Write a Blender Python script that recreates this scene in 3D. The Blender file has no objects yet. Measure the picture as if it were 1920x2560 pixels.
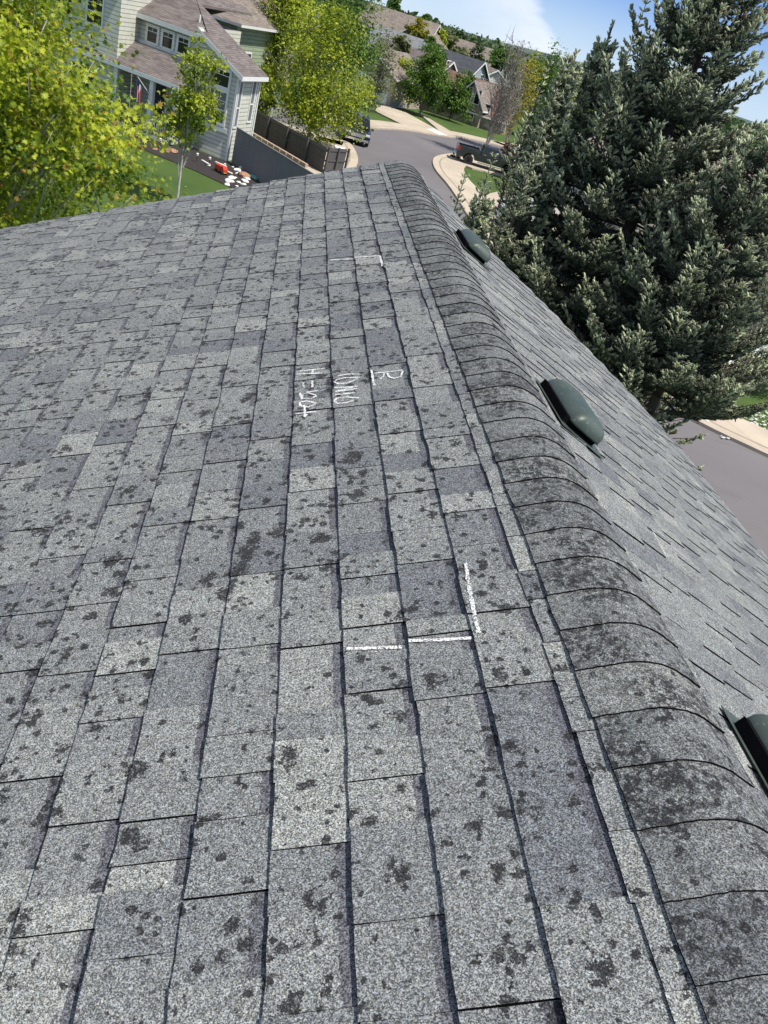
import bpy, bmesh, math, random
import numpy as np
from mathutils import Vector, Matrix
R = math.radians
random.seed(7); rng = np.random.default_rng(7)
scene = bpy.context.scene
COL = scene.collection

# ---------------------------------------------------------------- camera
CZ = 9.0                                   # camera height above the street
FPX = 2076.8                               # focal length in pixels of the 1920x2560 photograph
PITCH, ROLL = 0.52804, 0.30309
fw = np.array([0, math.cos(PITCH), -math.sin(PITCH)])
up0 = np.array([0, math.sin(PITCH), math.cos(PITCH)]); r0 = np.array([1., 0, 0])
rt_ = r0 * math.cos(ROLL) + up0 * math.sin(ROLL)
up_ = -r0 * math.sin(ROLL) + up0 * math.cos(ROLL)
cam_d = bpy.data.cameras.new("camera"); cam = bpy.data.objects.new("camera", cam_d); COL.objects.link(cam)
cam_d.sensor_fit = 'VERTICAL'; cam_d.sensor_height = 36; cam_d.sensor_width = 27
cam_d.lens = 36 * FPX / 2560; cam_d.clip_start = 0.05; cam_d.clip_end = 20000
M4 = Matrix(((rt_[0], up_[0], -fw[0], 0), (rt_[1], up_[1], -fw[1], 0), (rt_[2], up_[2], -fw[2], CZ), (0, 0, 0, 1)))
cam.matrix_world = M4
scene.camera = cam

# ---------------------------------------------------------------- sky and sun
SUN_EL, SUN_AZ = R(60), math.atan2(0.90, -0.42)      # azimuth measured from +y towards +x
sdir = Vector((math.sin(SUN_AZ) * math.cos(SUN_EL), math.cos(SUN_AZ) * math.cos(SUN_EL), math.sin(SUN_EL)))
world = bpy.data.worlds.new("World"); scene.world = world; world.use_nodes = True
nt = world.node_tree; N = nt.nodes; Lk = nt.links
for n in list(N): N.remove(n)
out = N.new('ShaderNodeOutputWorld'); bg = N.new('ShaderNodeBackground'); bg.inputs['Strength'].default_value = 0.12
sky = N.new('ShaderNodeTexSky'); sky.sky_type = 'NISHITA'; sky.sun_disc = False
sky.sun_elevation = SUN_EL; sky.sun_rotation = SUN_AZ; sky.altitude = 1700; sky.air_density = 1.0; sky.dust_density = 0.3; sky.ozone_density = 2.0
def wmath(op, a, b=None, c=None):
    n = N.new('ShaderNodeMath'); n.operation = op
    for i, v in enumerate((a, b, c)):
        if v is None: continue
        if isinstance(v, (int, float)): n.inputs[i].default_value = v
        else: Lk.new(v, n.inputs[i])
    return n.outputs[0]
tc = N.new('ShaderNodeTexCoord'); sp = N.new('ShaderNodeSeparateXYZ'); Lk.new(tc.outputs['Generated'], sp.inputs[0])
az = wmath('ARCTAN2', sp.outputs[0], sp.outputs[1]); el = wmath('ARCSINE', sp.outputs[2])
mp = N.new('ShaderNodeMapping'); Lk.new(tc.outputs['Generated'], mp.inputs[0]); mp.inputs['Scale'].default_value = (5, 5, 16)
no = N.new('ShaderNodeTexNoise'); Lk.new(mp.outputs[0], no.inputs['Vector']); no.inputs['Scale'].default_value = 1.6; no.inputs['Detail'].default_value = 7; no.inputs['Roughness'].default_value = 0.6
# bank of thin cloud in the north-west: its ragged upper edge runs down towards the right
edge = wmath('MULTIPLY_ADD', az, -1.05, R(2.6))
edge = wmath('ADD', edge, wmath('MULTIPLY', wmath('SUBTRACT', no.outputs[0], 0.5), 0.06))
dlt = wmath('SUBTRACT', edge, el)
mr = N.new('ShaderNodeMapRange'); mr.interpolation_type = 'SMOOTHSTEP'; Lk.new(dlt, mr.inputs[0]); mr.inputs[1].default_value = -0.004; mr.inputs[2].default_value = 0.02
mr2 = N.new('ShaderNodeMapRange'); mr2.interpolation_type = 'SMOOTHSTEP'; Lk.new(dlt, mr2.inputs[0]); mr2.inputs[1].default_value = 0.02; mr2.inputs[2].default_value = 0.15; mr2.inputs[3].default_value = 1; mr2.inputs[4].default_value = 0.35
mrn = N.new('ShaderNodeMapRange'); Lk.new(no.outputs[0], mrn.inputs[0]); mrn.inputs[1].default_value = 0.3; mrn.inputs[2].default_value = 0.65; mrn.inputs[3].default_value = 0.5
mask = wmath('MULTIPLY', wmath('MULTIPLY', mr.outputs[0], mr2.outputs[0]), mrn.outputs[0])
hz = N.new('ShaderNodeMapRange'); hz.interpolation_type = 'SMOOTHSTEP'; Lk.new(el, hz.inputs[0]); hz.inputs[1].default_value = 0.0; hz.inputs[2].default_value = 0.12; hz.inputs[3].default_value = 0.2; hz.inputs[4].default_value = 0.0
mask = wmath('MULTIPLY', wmath('MAXIMUM', mask, hz.outputs[0]), 0.85)
mx = N.new('ShaderNodeMix'); mx.data_type = 'RGBA'; Lk.new(mask, mx.inputs[0])
lowm = N.new('ShaderNodeMapRange'); lowm.interpolation_type = 'SMOOTHSTEP'; Lk.new(el, lowm.inputs[0]); lowm.inputs[1].default_value = 0.0; lowm.inputs[2].default_value = 0.08; lowm.inputs[3].default_value = 0; lowm.inputs[4].default_value = 1
blu = N.new('ShaderNodeMix'); blu.data_type = 'RGBA'; Lk.new(lowm.outputs[0], blu.inputs[0]); blu.inputs[6].default_value = (2.5, 4.1, 6.2, 1); blu.inputs[7].default_value = (0.66, 2.0, 5.4, 1)
him = N.new('ShaderNodeMapRange'); Lk.new(el, him.inputs[0]); him.inputs[1].default_value = 0.25; him.inputs[2].default_value = 0.7; him.inputs[3].default_value = 0.75; him.inputs[4].default_value = 0
b2 = N.new('ShaderNodeMix'); b2.data_type = 'RGBA'; Lk.new(him.outputs[0], b2.inputs[0]); Lk.new(sky.outputs[0], b2.inputs[6]); Lk.new(blu.outputs[2], b2.inputs[7]); hs = N.new('ShaderNodeHueSaturation'); Lk.new(b2.outputs[2], hs.inputs['Color'])
sm = N.new('ShaderNodeMapRange'); Lk.new(el, sm.inputs[0]); sm.inputs[1].default_value = 0.25; sm.inputs[2].default_value = 0.6; sm.inputs[3].default_value = 1.0; sm.inputs[4].default_value = 0.45
Lk.new(sm.outputs[0], hs.inputs['Saturation']); Lk.new(hs.outputs[0], mx.inputs[6]); mx.inputs[7].default_value = (6.6, 6.9, 7.5, 1)
Lk.new(mx.outputs[2], bg.inputs[0]); Lk.new(bg.outputs[0], out.inputs[0])
sl = bpy.data.lights.new("sun", 'SUN'); sl.energy = 4.6; sl.angle = R(0.53); sl.color = (1, 0.955, 0.88)
so = bpy.data.objects.new("sun", sl); COL.objects.link(so); so.rotation_euler = sdir.to_track_quat('Z', 'Y').to_euler()
so.location = (20, -20, 60)
scene.view_settings.view_transform = 'Standard'; scene.view_settings.look = 'None'; scene.view_settings.exposure = 0.3; scene.view_settings.gamma = 1
scene.cycles.max_bounces = 6; scene.cycles.transparent_max_bounces = 12

# ---------------------------------------------------------------- surveying helpers (photograph pixel -> place on the ground / at a distance)
def ray(px, py): return rt_ * (px - 960) / FPX - up_ * (py - 1280) / FPX + fw
def gp(px, py, z=0.0):
    q = ray(px, py); k = (z - CZ) / q[2]; return Vector((q[0] * k, q[1] * k, z))
def at(px, py, dist):
    q = ray(px, py); k = dist / math.hypot(q[0], q[1]); return Vector((q[0] * k, q[1] * k, CZ + q[2] * k))

# ---------------------------------------------------------------- object helpers
def tag(o, label=None, cat=None, group=None, kind=None):
    if label: o['label'] = label
    if cat: o['category'] = cat
    if group: o['group'] = group
    if kind: o['kind'] = kind
    return o
def empty(name, loc=(0, 0, 0), rz=0.0, label=None, cat=None, group=None):
    o = bpy.data.objects.new(name, None); COL.objects.link(o); o.location = loc; o.rotation_euler = (0, 0, rz); o.empty_display_size = 0.3
    return tag(o, label, cat, group)
def copy_tree(o, parent=None):
    c = o.copy(); COL.objects.link(c)
    if parent is not None: c.parent = parent
    for ch in o.children: copy_tree(ch, c)
    return c
def link(name, me, mat, parent=None):
    o = bpy.data.objects.new(name, me); COL.objects.link(o)
    for m in (mat if isinstance(mat, (list, tuple)) else [mat]): me.materials.append(m)
    if parent is not None: o.parent = parent
    return o
class MB:
    def __init__(s): s.v = []; s.f = []
    def add(s, v, f):
        b = len(s.v); s.v += [tuple(p) for p in v]; s.f += [tuple(b + i for i in q) for q in f]; return s
    def box(s, x0, x1, y0, y1, z0, z1):
        return s.add([(x0, y0, z0), (x1, y0, z0), (x1, y1, z0), (x0, y1, z0), (x0, y0, z1), (x1, y0, z1), (x1, y1, z1), (x0, y1, z1)],
                     [(0, 3, 2, 1), (4, 5, 6, 7), (0, 1, 5, 4), (1, 2, 6, 5), (2, 3, 7, 6), (3, 0, 4, 7)])
    def obox(s, c, ax, ay, az_, hx, hy, hz_):      # oriented box: centre, unit axes, half sizes
        c = Vector(c); ax = Vector(ax) * hx; ay = Vector(ay) * hy; az_ = Vector(az_) * hz_
        v = [c + i * ax + j * ay + k * az_ for k in (-1, 1) for i, j in ((-1, -1), (1, -1), (1, 1), (-1, 1))]
        return s.add(v, [(0, 3, 2, 1), (4, 5, 6, 7), (0, 1, 5, 4), (1, 2, 6, 5), (2, 3, 7, 6), (3, 0, 4, 7)])
    def prism(s, poly, vec):                         # polygon (3d points) extruded by vec
        n = len(poly); vec = Vector(vec); p = [Vector(q) for q in poly]
        return s.add(p + [q + vec for q in p], [tuple(range(n))[::-1], tuple(range(n, 2 * n))] + [(i, (i + 1) % n, n + (i + 1) % n, n + i) for i in range(n)])
    def tube(s, pts, rad, n=6):
        pts = [Vector(p) for p in pts]; b = len(s.v); rr = rad if isinstance(rad, (list, tuple)) else [rad] * len(pts)
        for i, p in enumerate(pts):
            d = (pts[min(i + 1, len(pts) - 1)] - pts[max(i - 1, 0)]).normalized()
            a = d.orthogonal().normalized(); c = d.cross(a)
            for k in range(n):
                t = 2 * math.pi * k / n; s.v.append(tuple(p + (a * math.cos(t) + c * math.sin(t)) * rr[i]))
        for i in range(len(pts) - 1):
            for k in range(n):
                s.f.append((b + i * n + k, b + i * n + (k + 1) % n, b + (i + 1) * n + (k + 1) % n, b + (i + 1) * n + k))
        s.f.append(tuple(b + k for k in range(n))[::-1]); s.f.append(tuple(b + (len(pts) - 1) * n + k for k in range(n)))
        return s
    def lathe(s, c, prof, n=14, axis='z'):
        b = len(s.v); c = Vector(c)
        for r, h in prof:
            for k in range(n):
                t = 2 * math.pi * k / n
                o = (r * math.cos(t), r * math.sin(t), h) if axis == 'z' else (r * math.cos(t), h, r * math.sin(t))
                s.v.append(tuple(c + Vector(o)))
        for i in range(len(prof) - 1):
            for k in range(n):
                s.f.append((b + i * n + k, b + i * n + (k + 1) % n, b + (i + 1) * n + (k + 1) % n, b + (i + 1) * n + k))
        s.f.append(tuple(b + k for k in range(n))[::-1]); s.f.append(tuple(b + (len(prof) - 1) * n + k for k in range(n)))
        return s
    def build(s, name, mat, parent=None, bevel=0, smooth=False, fix=True):
        me = bpy.data.meshes.new(name); me.from_pydata(s.v, [], s.f); me.update()
        if fix:
            bm = bmesh.new(); bm.from_mesh(me); bmesh.ops.recalc_face_normals(bm, faces=bm.faces); bm.to_mesh(me); bm.free()
        if smooth:
            for p in me.polygons: p.use_smooth = True
        o = link(name, me, mat, parent)
        if bevel:
            m = o.modifiers.new("bevel", 'BEVEL'); m.width = bevel; m.segments = 2; m.limit_method = 'ANGLE'
        return o
def np_mesh(name, V, F, mat, parent=None, attrs=None, smooth=False, face_mats=None):
    """V (n,3) array, F (m,k) array of same-size faces"""
    me = bpy.data.meshes.new(name); k = F.shape[1]
    me.vertices.add(len(V)); me.vertices.foreach_set('co', V.astype(np.float32).ravel())
    me.loops.add(F.size); me.loops.foreach_set('vertex_index', F.astype(np.int32).ravel())
    me.polygons.add(len(F)); me.polygons.foreach_set('loop_start', np.arange(0, F.size, k, dtype=np.int32))
    me.polygons.foreach_set('use_smooth', np.full(len(F), smooth))
    for nm, dom, arr in (attrs or []):
        a = me.attributes.new(nm, 'FLOAT', dom); a.data.foreach_set('value', arr.astype(np.float32).ravel())
    me.update(calc_edges=True); me.validate()
    return link(name, me, mat, parent)

# ---------------------------------------------------------------- materials
class NT:
    def __init__(s, name):
        s.m = bpy.data.materials.new(name); s.m.use_nodes = True; s.t = s.m.node_tree; s.N = s.t.nodes
        s.b = s.N['Principled BSDF']; s.o = s.N['Material Output']
        s.tc = s.N.new('ShaderNodeTexCoord')
    def l(s, a, b): s.t.links.new(a, b)
    def setin(s, inp, v):
        if isinstance(v, (int, float, tuple)): inp.default_value = v
        else: s.l(v, inp)
    def math(s, op, a, b=0.0, c=0.0, clamp=False):
        n = s.N.new('ShaderNodeMath'); n.operation = op; n.use_clamp = clamp
        for i, v in enumerate((a, b, c)): s.setin(n.inputs[i], v)
        return n.outputs[0]
    def coord(s, kind='Object', scale=(1, 1, 1), rot=(0, 0, 0)):
        m = s.N.new('ShaderNodeMapping'); s.l(s.tc.outputs[kind], m.inputs[0]); m.inputs['Scale'].default_value = scale; m.inputs['Rotation'].default_value = rot
        return m.outputs[0]
    def noise(s, scale, detail=3, rough=0.5, vec=None, dist=0.0):
        n = s.N.new('ShaderNodeTexNoise'); n.inputs['Scale'].default_value = scale; n.inputs['Detail'].default_value = detail
        n.inputs['Roughness'].default_value = rough; n.inputs['Distortion'].default_value = dist
        s.l(vec if vec is not None else s.tc.outputs['Object'], n.inputs['Vector']); return n.outputs[0]
    def voro(s, scale, vec=None, feature='F1'):
        n = s.N.new('ShaderNodeTexVoronoi'); n.feature = feature; n.inputs['Scale'].default_value = scale
        s.l(vec if vec is not None else s.tc.outputs['Object'], n.inputs['Vector']); return n
    def rng(s, v, a, b, c=0.0, d=1.0, smooth=False):
        n = s.N.new('ShaderNodeMapRange'); s.setin(n.inputs[0], v); n.inputs[1].default_value = a; n.inputs[2].default_value = b
        n.inputs[3].default_value = c; n.inputs[4].default_value = d
        if smooth: n.interpolation_type = 'SMOOTHSTEP'
        return n.outputs[0]
    def mix(s, f, a, b, mode='MIX'):
        n = s.N.new('ShaderNodeMix'); n.data_type = 'RGBA'; n.blend_type = mode
        s.setin(n.inputs[0], f); s.setin(n.inputs[6], a if not isinstance(a, tuple) else (*a[:3], 1)); s.setin(n.inputs[7], b if not isinstance(b, tuple) else (*b[:3], 1))
        return n.outputs[2]
    def attr(s, nm):
        n = s.N.new('ShaderNodeAttribute'); n.attribute_name = nm; return n.outputs['Fac']
    def bump(s, h, dist=0.01, strength=0.5):
        n = s.N.new('ShaderNodeBump'); n.inputs['Distance'].default_value = dist; n.inputs['Strength'].default_value = strength
        s.l(h, n.inputs['Height']); s.l(n.outputs[0], s.b.inputs['Normal'])
    def fin(s, col, rough=0.85, metal=0.0, spec=None):
        s.setin(s.b.inputs['Base Color'], (*col[:3], 1) if isinstance(col, tuple) else col); s.setin(s.b.inputs['Roughness'], rough)
        s.b.inputs['Metallic'].default_value = metal
        if spec is not None: s.b.inputs['Specular IOR Level'].default_value = spec
        return s.m
def mat_plain(name, col, rough=0.7, var=0.12, scale=3.0, metal=0.0, spec=None, bump=0):
    m = NT(name); n = m.noise(scale, 4, 0.6); n2 = m.noise(scale * 14, 2)
    f = m.math('MULTIPLY_ADD', m.math('SUBTRACT', n, 0.5), var * 3, m.math('MULTIPLY_ADD', m.math('SUBTRACT', n2, 0.5), var, 1.0))
    c = m.mix(1.0, col, m.mix(f, (0, 0, 0), (1, 1, 1)), 'MULTIPLY')
    if bump: m.bump(n2, bump, 0.6)
    # the mix node clamps at one: scale by the factor directly
    v = m.N.new('ShaderNodeVectorMath'); v.operation = 'SCALE'; v.inputs[0].default_value = col; m.l(f, v.inputs['Scale'])
    return m.fin(v.outputs[0], rough, metal, spec)
def scaled(m, col, f):
    v = m.N.new('ShaderNodeVectorMath'); v.operation = 'SCALE'; m.setin(v.inputs[0], col); m.setin(v.inputs['Scale'], f); return v.outputs[0]

def mat_shingle(name, blot=1.0, base=1.0):
    m = NT(name); tone = m.attr('tone'); ds = m.attr('ds'); kindv = m.attr('band')
    g1 = m.voro(520); g2 = m.voro(300); gl = m.noise(55, 3, 0.6)
    sep = m.N.new('ShaderNodeSeparateColor'); m.l(g1.outputs['Color'], sep.inputs[0])
    sep2 = m.N.new('ShaderNodeSeparateColor'); m.l(g2.outputs['Color'], sep2.inputs[0])
    gr = m.rng(sep.outputs[0], 0.2, 0.97, 0.34, 1.80)
    gr = m.math('MULTIPLY', gr, m.rng(sep2.outputs[1], 0, 1, 0.68, 1.32))
    gr = m.math('MULTIPLY', gr, m.rng(gl, 0.25, 0.75, 0.8, 1.2))
    # weathered warm light grey <-> blue grey blends
    cA = m.mix(tone, (0.150, 0.159, 0.172), (0.280, 0.290, 0.278))
    hue = m.mix(m.math('GREATER_THAN', sep.outputs[1], 0.55), (0.95, 0.98, 1.03), (1.05, 1.02, 0.94))
    col = m.mix(1.0, cA, hue, 'MULTIPLY')
    # darker granule band printed along the head of the laminated pieces
    band = m.math('MULTIPLY', m.math('LESS_THAN', m.math('ADD', ds, m.math('MULTIPLY', gl, 0.08)), 0.27), kindv)
    col = m.mix(m.math('MULTIPLY', band, 0.85), col, (0.105, 0.106, 0.124))
    col = scaled(m, col, m.math('MULTIPLY', gr, base))
    # dark spots where granules are lost or lichen grows
    wob = m.noise(120, 3, 0.8); wo2 = m.noise(48, 2, .5); big = m.noise(2.4, 2, 0.5); mid = m.noise(6, 2)
    def spots(scale, r0_, r1_, gate, lo, hi, src):
        v = m.voro(scale); c_ = m.N.new('ShaderNodeSeparateColor'); m.l(v.outputs['Color'], c_.inputs[0])
        rad = m.math('MULTIPLY', m.rng(src, lo, hi, r0_, r1_), m.rng(c_.outputs[0], gate, 1.0, 0.0, 1.15))
        dist = m.math('ADD', v.outputs['Distance'], m.math('MULTIPLY', m.math('SUBTRACT', wo2, .5), 1.3))
        pr_ = m.rng(m.math('DIVIDE', dist, m.math('MAXIMUM', rad, .02)), 0.2, 1.25, 1.0, 0.0)
        return m.math('MULTIPLY', m.rng(m.math('ADD', pr_, m.math('MULTIPLY', m.math('SUBTRACT', wob, .5), 2.4)), .52, .62), m.math('GREATER_THAN', rad, .06))
    s1 = spots(17, .26, .64, .32, .38, .60, big); s2 = spots(36, .26, .80, .34, .40, .60, mid)
    sp_ = m.math('MAXIMUM', s1, s2)
    if blot > 1:
        st = m.noise(1, 4, 0.65, m.coord('Object', (6, 6, 6))); st2 = m.noise(60, 3, 0.75)
        sp_ = m.math('MAXIMUM', sp_, m.math('MULTIPLY', m.rng(st, 0.40, 0.56), m.rng(st2, 0.45, 0.54)))
    sp_ = m.math('MULTIPLY', sp_, m.rng(sep2.outputs[0], 0, .35, 0.55, 1.0))
    sp_ = m.math('MULTIPLY', sp_, min(blot, 1.0) * 0.95)
    # granule loss along the exposed butt edge
    col = m.mix(sp_, col, scaled(m, (0.022, 0.022, 0.024), m.rng(sep.outputs[0], 0, 1, 0.3, 1.7)))
    m.bump(sep.outputs[2], 0.0016, 0.75)
    return m.fin(col, 0.92, 0, 0.25)

M = {}
M['shingle'] = mat_shingle('roof_shingle', 1.0)
M['cap'] = mat_shingle('ridge_cap_shingle', 1.2, 0.88)
M['shingleR'] = mat_shingle('roof_shingle_clean', 0.18, 1.0)
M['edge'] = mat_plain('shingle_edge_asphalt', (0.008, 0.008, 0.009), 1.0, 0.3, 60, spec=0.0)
M['white'] = mat_plain('white_trim_paint', (0.74, 0.74, 0.72), 0.5, 0.05, 4)
M['vent'] = None

# ================================================================= OUR HOUSE: the roof the photographer stands on
d = np.array([-0.22509, 0.97434, 0.0]); g = np.array([-0.89263, -0.20621, -0.40086]); nL = np.array([-0.39057, -0.09023, 0.91614])
DPL = 1.24163; TR = 6.94
SC = -0.455                                   # crest of the ridge in slope coordinate
crest0 = -DPL * nL + g * (SC) + np.array([0, 0, CZ])     # crest at t = 0
PR = R(27)
gR = np.array([0.97434 * math.cos(PR), 0.22509 * math.cos(PR), -math.sin(PR)])
nR = np.array([0.97434 * math.sin(PR), 0.22509 * math.sin(PR), math.cos(PR)])
RAKE_R = [(0, 6.94), (.2, 6.70), (.45, 6.30), (.8, 6.12), (1.4, 5.98), (2.05, 5.62), (2.5, 5.05)]   # the far end of the right slope is cut back towards the eave
def t_right(w): return float(np.interp(w, [a for a, b in RAKE_R], [b for a, b in RAKE_R]))
house = empty('shingled_house', (-1.2, 3.0, 0), 0, 'grey shingled gable roof house in the foreground with chalk marks and dark green roof vents', 'house')
hinv = Matrix.Translation((1.2, -3.0, 0))
def hobj(o):                                    # geometry is written in world coordinates: shift it under the house
    o.data.transform(hinv); return o
EXPO = 0.143
def slope_mesh(name, gvec, nvec, w_first, nrow, t0, t1f, mat, seed, hb=0.0085, lam_h=.0026, gk=1.35, tab_k=1.0):
    rs = np.random.default_rng(seed); V = []; F = []; tone = []; band = []; ds = []
    for row in range(nrow):
        wu = 0.055 if row == 0 else w_first + (row - 1) * EXPO; wd = w_first + row * EXPO
        t1 = t1f((wu + wd) / 2); t = t0 - rs.uniform(0, .2); prev = 0.5; lam = rs.integers(0, 2)
        while t < t1:
            ln = tab_k * rs.choice([rs.uniform(.05, .09), rs.uniform(.09, .15), rs.uniform(.15, .22)], p=[.22, .5, .28])
            te = min(t + ln, t1 + rs.uniform(-.008, .012)); 
            if t1 - te < .03: te = t1 + rs.uniform(-.006, .012)
            lam = 1 - lam if rs.random() < .8 else lam
            tn = float(np.clip(rs.normal(.47, .17), 0, 1));
            if rs.random() < .08: tn = rs.uniform(.85, 1.15)
            if rs.random() < .10: tn = rs.uniform(-.15, .1)
            z0 = lam_h * lam + rs.uniform(0, .0008)
            if row == 0: z0 = -.0015
            gap = gk * rs.choice([.0004, .0012, .0021], p=[.3, .4, .3])
            n = max(2, int((te - t) / .045)); ts = np.linspace(t + gap * .5, te - gap * .5, n + 1)
            eb = rs.normal(0, .0011, n + 1) + rs.normal(0, .0012) ; ez = np.abs(rs.normal(0, .0006, n + 1))
            b = len(V)
            wb = max(wu - .012, 0.0)
            for rowi, (w, z) in enumerate(((wb, z0 - .0005), (wu + (wd - wu) * .5, z0 + hb * .5), (wd, z0 + hb), (wd + .0004, z0 - .006))):
                for i in range(n + 1):
                    ww = w + (eb[i] if rowi >= 2 else 0); zz = z + (ez[i] if rowi == 2 else 0)
                    tt = ts[i] + (rs.normal(0, .0007) if rowi == 1 and i in (0, n) else 0)
                    V.append(crest0 + gvec * ww + nvec * zz + d * tt); ds.append((0, .5, 1, 1)[rowi])
            m_ = n + 1
            for rowi in range(3):
                for i in range(n):
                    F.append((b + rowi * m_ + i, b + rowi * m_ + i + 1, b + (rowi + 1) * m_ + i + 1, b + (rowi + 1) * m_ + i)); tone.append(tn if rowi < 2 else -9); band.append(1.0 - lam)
            for i in (0, n):                      # side walls
                c_ = len(V)
                for rowi, (w, z) in enumerate(((wb, z0 - .006), (wu + (wd - wu) * .5, z0 - .004), (wd, z0 - .006))):
                    V.append(crest0 + gvec * w + nvec * z + d * ts[i]); ds.append(1)
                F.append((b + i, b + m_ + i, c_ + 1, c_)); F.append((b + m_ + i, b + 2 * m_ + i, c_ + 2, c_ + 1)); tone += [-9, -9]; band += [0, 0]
            t = te
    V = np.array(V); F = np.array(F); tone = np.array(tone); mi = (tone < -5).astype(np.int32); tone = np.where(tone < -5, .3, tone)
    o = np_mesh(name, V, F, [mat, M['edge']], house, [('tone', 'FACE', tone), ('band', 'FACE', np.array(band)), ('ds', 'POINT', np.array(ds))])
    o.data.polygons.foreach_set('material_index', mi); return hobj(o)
W1 = 0.208
slope_mesh('roof_slope', g, nL, W1, 31, -1.2, lambda w: TR, M['shingle'], 3)['label'] = 'shaded left roof slope of grey shingles with dark spots'
slope_mesh('roof_slope', gR, nR, W1 - 0.03, 17, -1.2, t_right, M['shingleR'], 5, .0075, .0032, 1.3, .72)['label'] = 'brighter right roof slope falling towards the street'
# underlay deck + structure
WL, WR = W1 + 30 * EXPO, W1 - .03 + 16 * EXPO
def P3(gv, nv, w, z, t): return Vector(crest0 + gv * w + nv * z + d * t)
RK = [(w, t) for w, t in RAKE_R if w < WR - .02] + [(WR - .01, t_right(WR - .01))]
mb = MB()
for gv, nv, bd in ((g, nL, [(.05, TR), (WL - .01, TR)]), (gR, nR, [(.05, 6.90)] + RK[1:])):
    poly = [P3(gv, nv, w, -.006, t - .012) for w, t in bd] + [P3(gv, nv, bd[-1][0], -.006, -1.2), P3(gv, nv, .05, -.006, -1.2)]
    mb.prism(poly, Vector(-nv) * .026)
hobj(mb.build('roof_deck', M['edge'], house))
mb = MB()
for gv, nv, bd in ((g, nL, [(0, TR), (WL, TR)]), (gR, nR, RK)):   # rake boards
    for (w0, ta), (w1, tb) in zip(bd, bd[1:]):
        mb.prism([P3(gv, nv, w0, -.032, ta - .03), P3(gv, nv, w1, -.032, tb - .03), P3(gv, nv, w1, -.17, tb - .03), P3(gv, nv, w0, -.17, ta - .03)], Vector(d) * .022)
for gv, nv, wmax, te in ((g, nL, WL, TR), (gR, nR, WR, t_right(WR))):
    a = [P3(gv, nv, wmax + .002, -.03, -1.2), P3(gv, nv, wmax + .022, -.03, -1.2), P3(gv, nv, wmax + .022, -.19, -1.2), P3(gv, nv, wmax + .002, -.19, -1.2)]
    mb.prism(a, Vector(d) * (te + 1.2 - .035))
hobj(mb.build('fascia', M['white'], house))
for gv, nv, wmax, te in ((g, nL, WL, TR), (gR, nR, WR, t_right(WR))):
    mb = MB(); o = P3(gv, nv, wmax + .024, -.02, -1.15); s_ = Vector((gv[0], gv[1], 0)).normalized()
    prof = [(0, -.03), (0, -.13), (.05, -.13), (.075, -.03), (.08, -.03), (.08, -.022), (.068, -.022), (.044, -.122), (.008, -.122), (.008, -.03)]
    mb.prism([o + s_ * a + Vector((0, 0, b)) for a, b in prof], Vector(d) * (te + 1.1)); hobj(mb.build('gutter', M['white'], house))
# walls under the roof
M['siding_own'] = None
def siding_mat(name, col, pitch=0.16, dark=0.35, var=.08):
    m = NT(name); sx = m.N.new('ShaderNodeSeparateXYZ'); geo = m.N.new('ShaderNodeNewGeometry'); m.l(geo.outputs['Position'], sx.inputs[0])
    fr = m.math('FRACT', m.math('DIVIDE', sx.outputs[2], pitch))
    ln = m.math('LESS_THAN', fr, 0.13)                    # the dark lap joint under each board
    h = m.rng(fr, 0.0, 1.0, 1, 0)
    n = m.noise(3.0, 3); c = scaled(m, (*col,), m.rng(n, .3, .7, 1 - var, 1 + var))
    c = m.mix(m.math('MULTIPLY', ln, 1 - dark), c, (0.02, 0.02, 0.02)); m.bump(h, 0.02, 0.7)
    return m.fin(c, 0.6)
M['siding_own'] = siding_mat('own_house_siding', (0.42, 0.40, 0.35))
wl = Vector(crest0 + g * (WL - .5)) - Vector(d); wr = Vector(crest0 + gR * (WR - .35)) - Vector(d); cr = Vector(crest0) - Vector(d)
mb = MB(); mb.prism([Vector((wl.x, wl.y, 0)), Vector((cr.x, cr.y, 0)), Vector((cr.x, cr.y, cr.z - .12)), Vector((wl.x, wl.y, wl.z - .06))], Vector(d) * (TR + .65))
mb.prism([Vector((cr.x, cr.y, 0)) + Vector(gR) * .002, Vector((wr.x, wr.y, 0)), Vector((wr.x, wr.y, wr.z - .06)), Vector((cr.x, cr.y, cr.z - .12)) + Vector(gR) * .002], Vector(d) * 5.6)
hobj(mb.build('wall', M['siding_own'], house))
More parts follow.
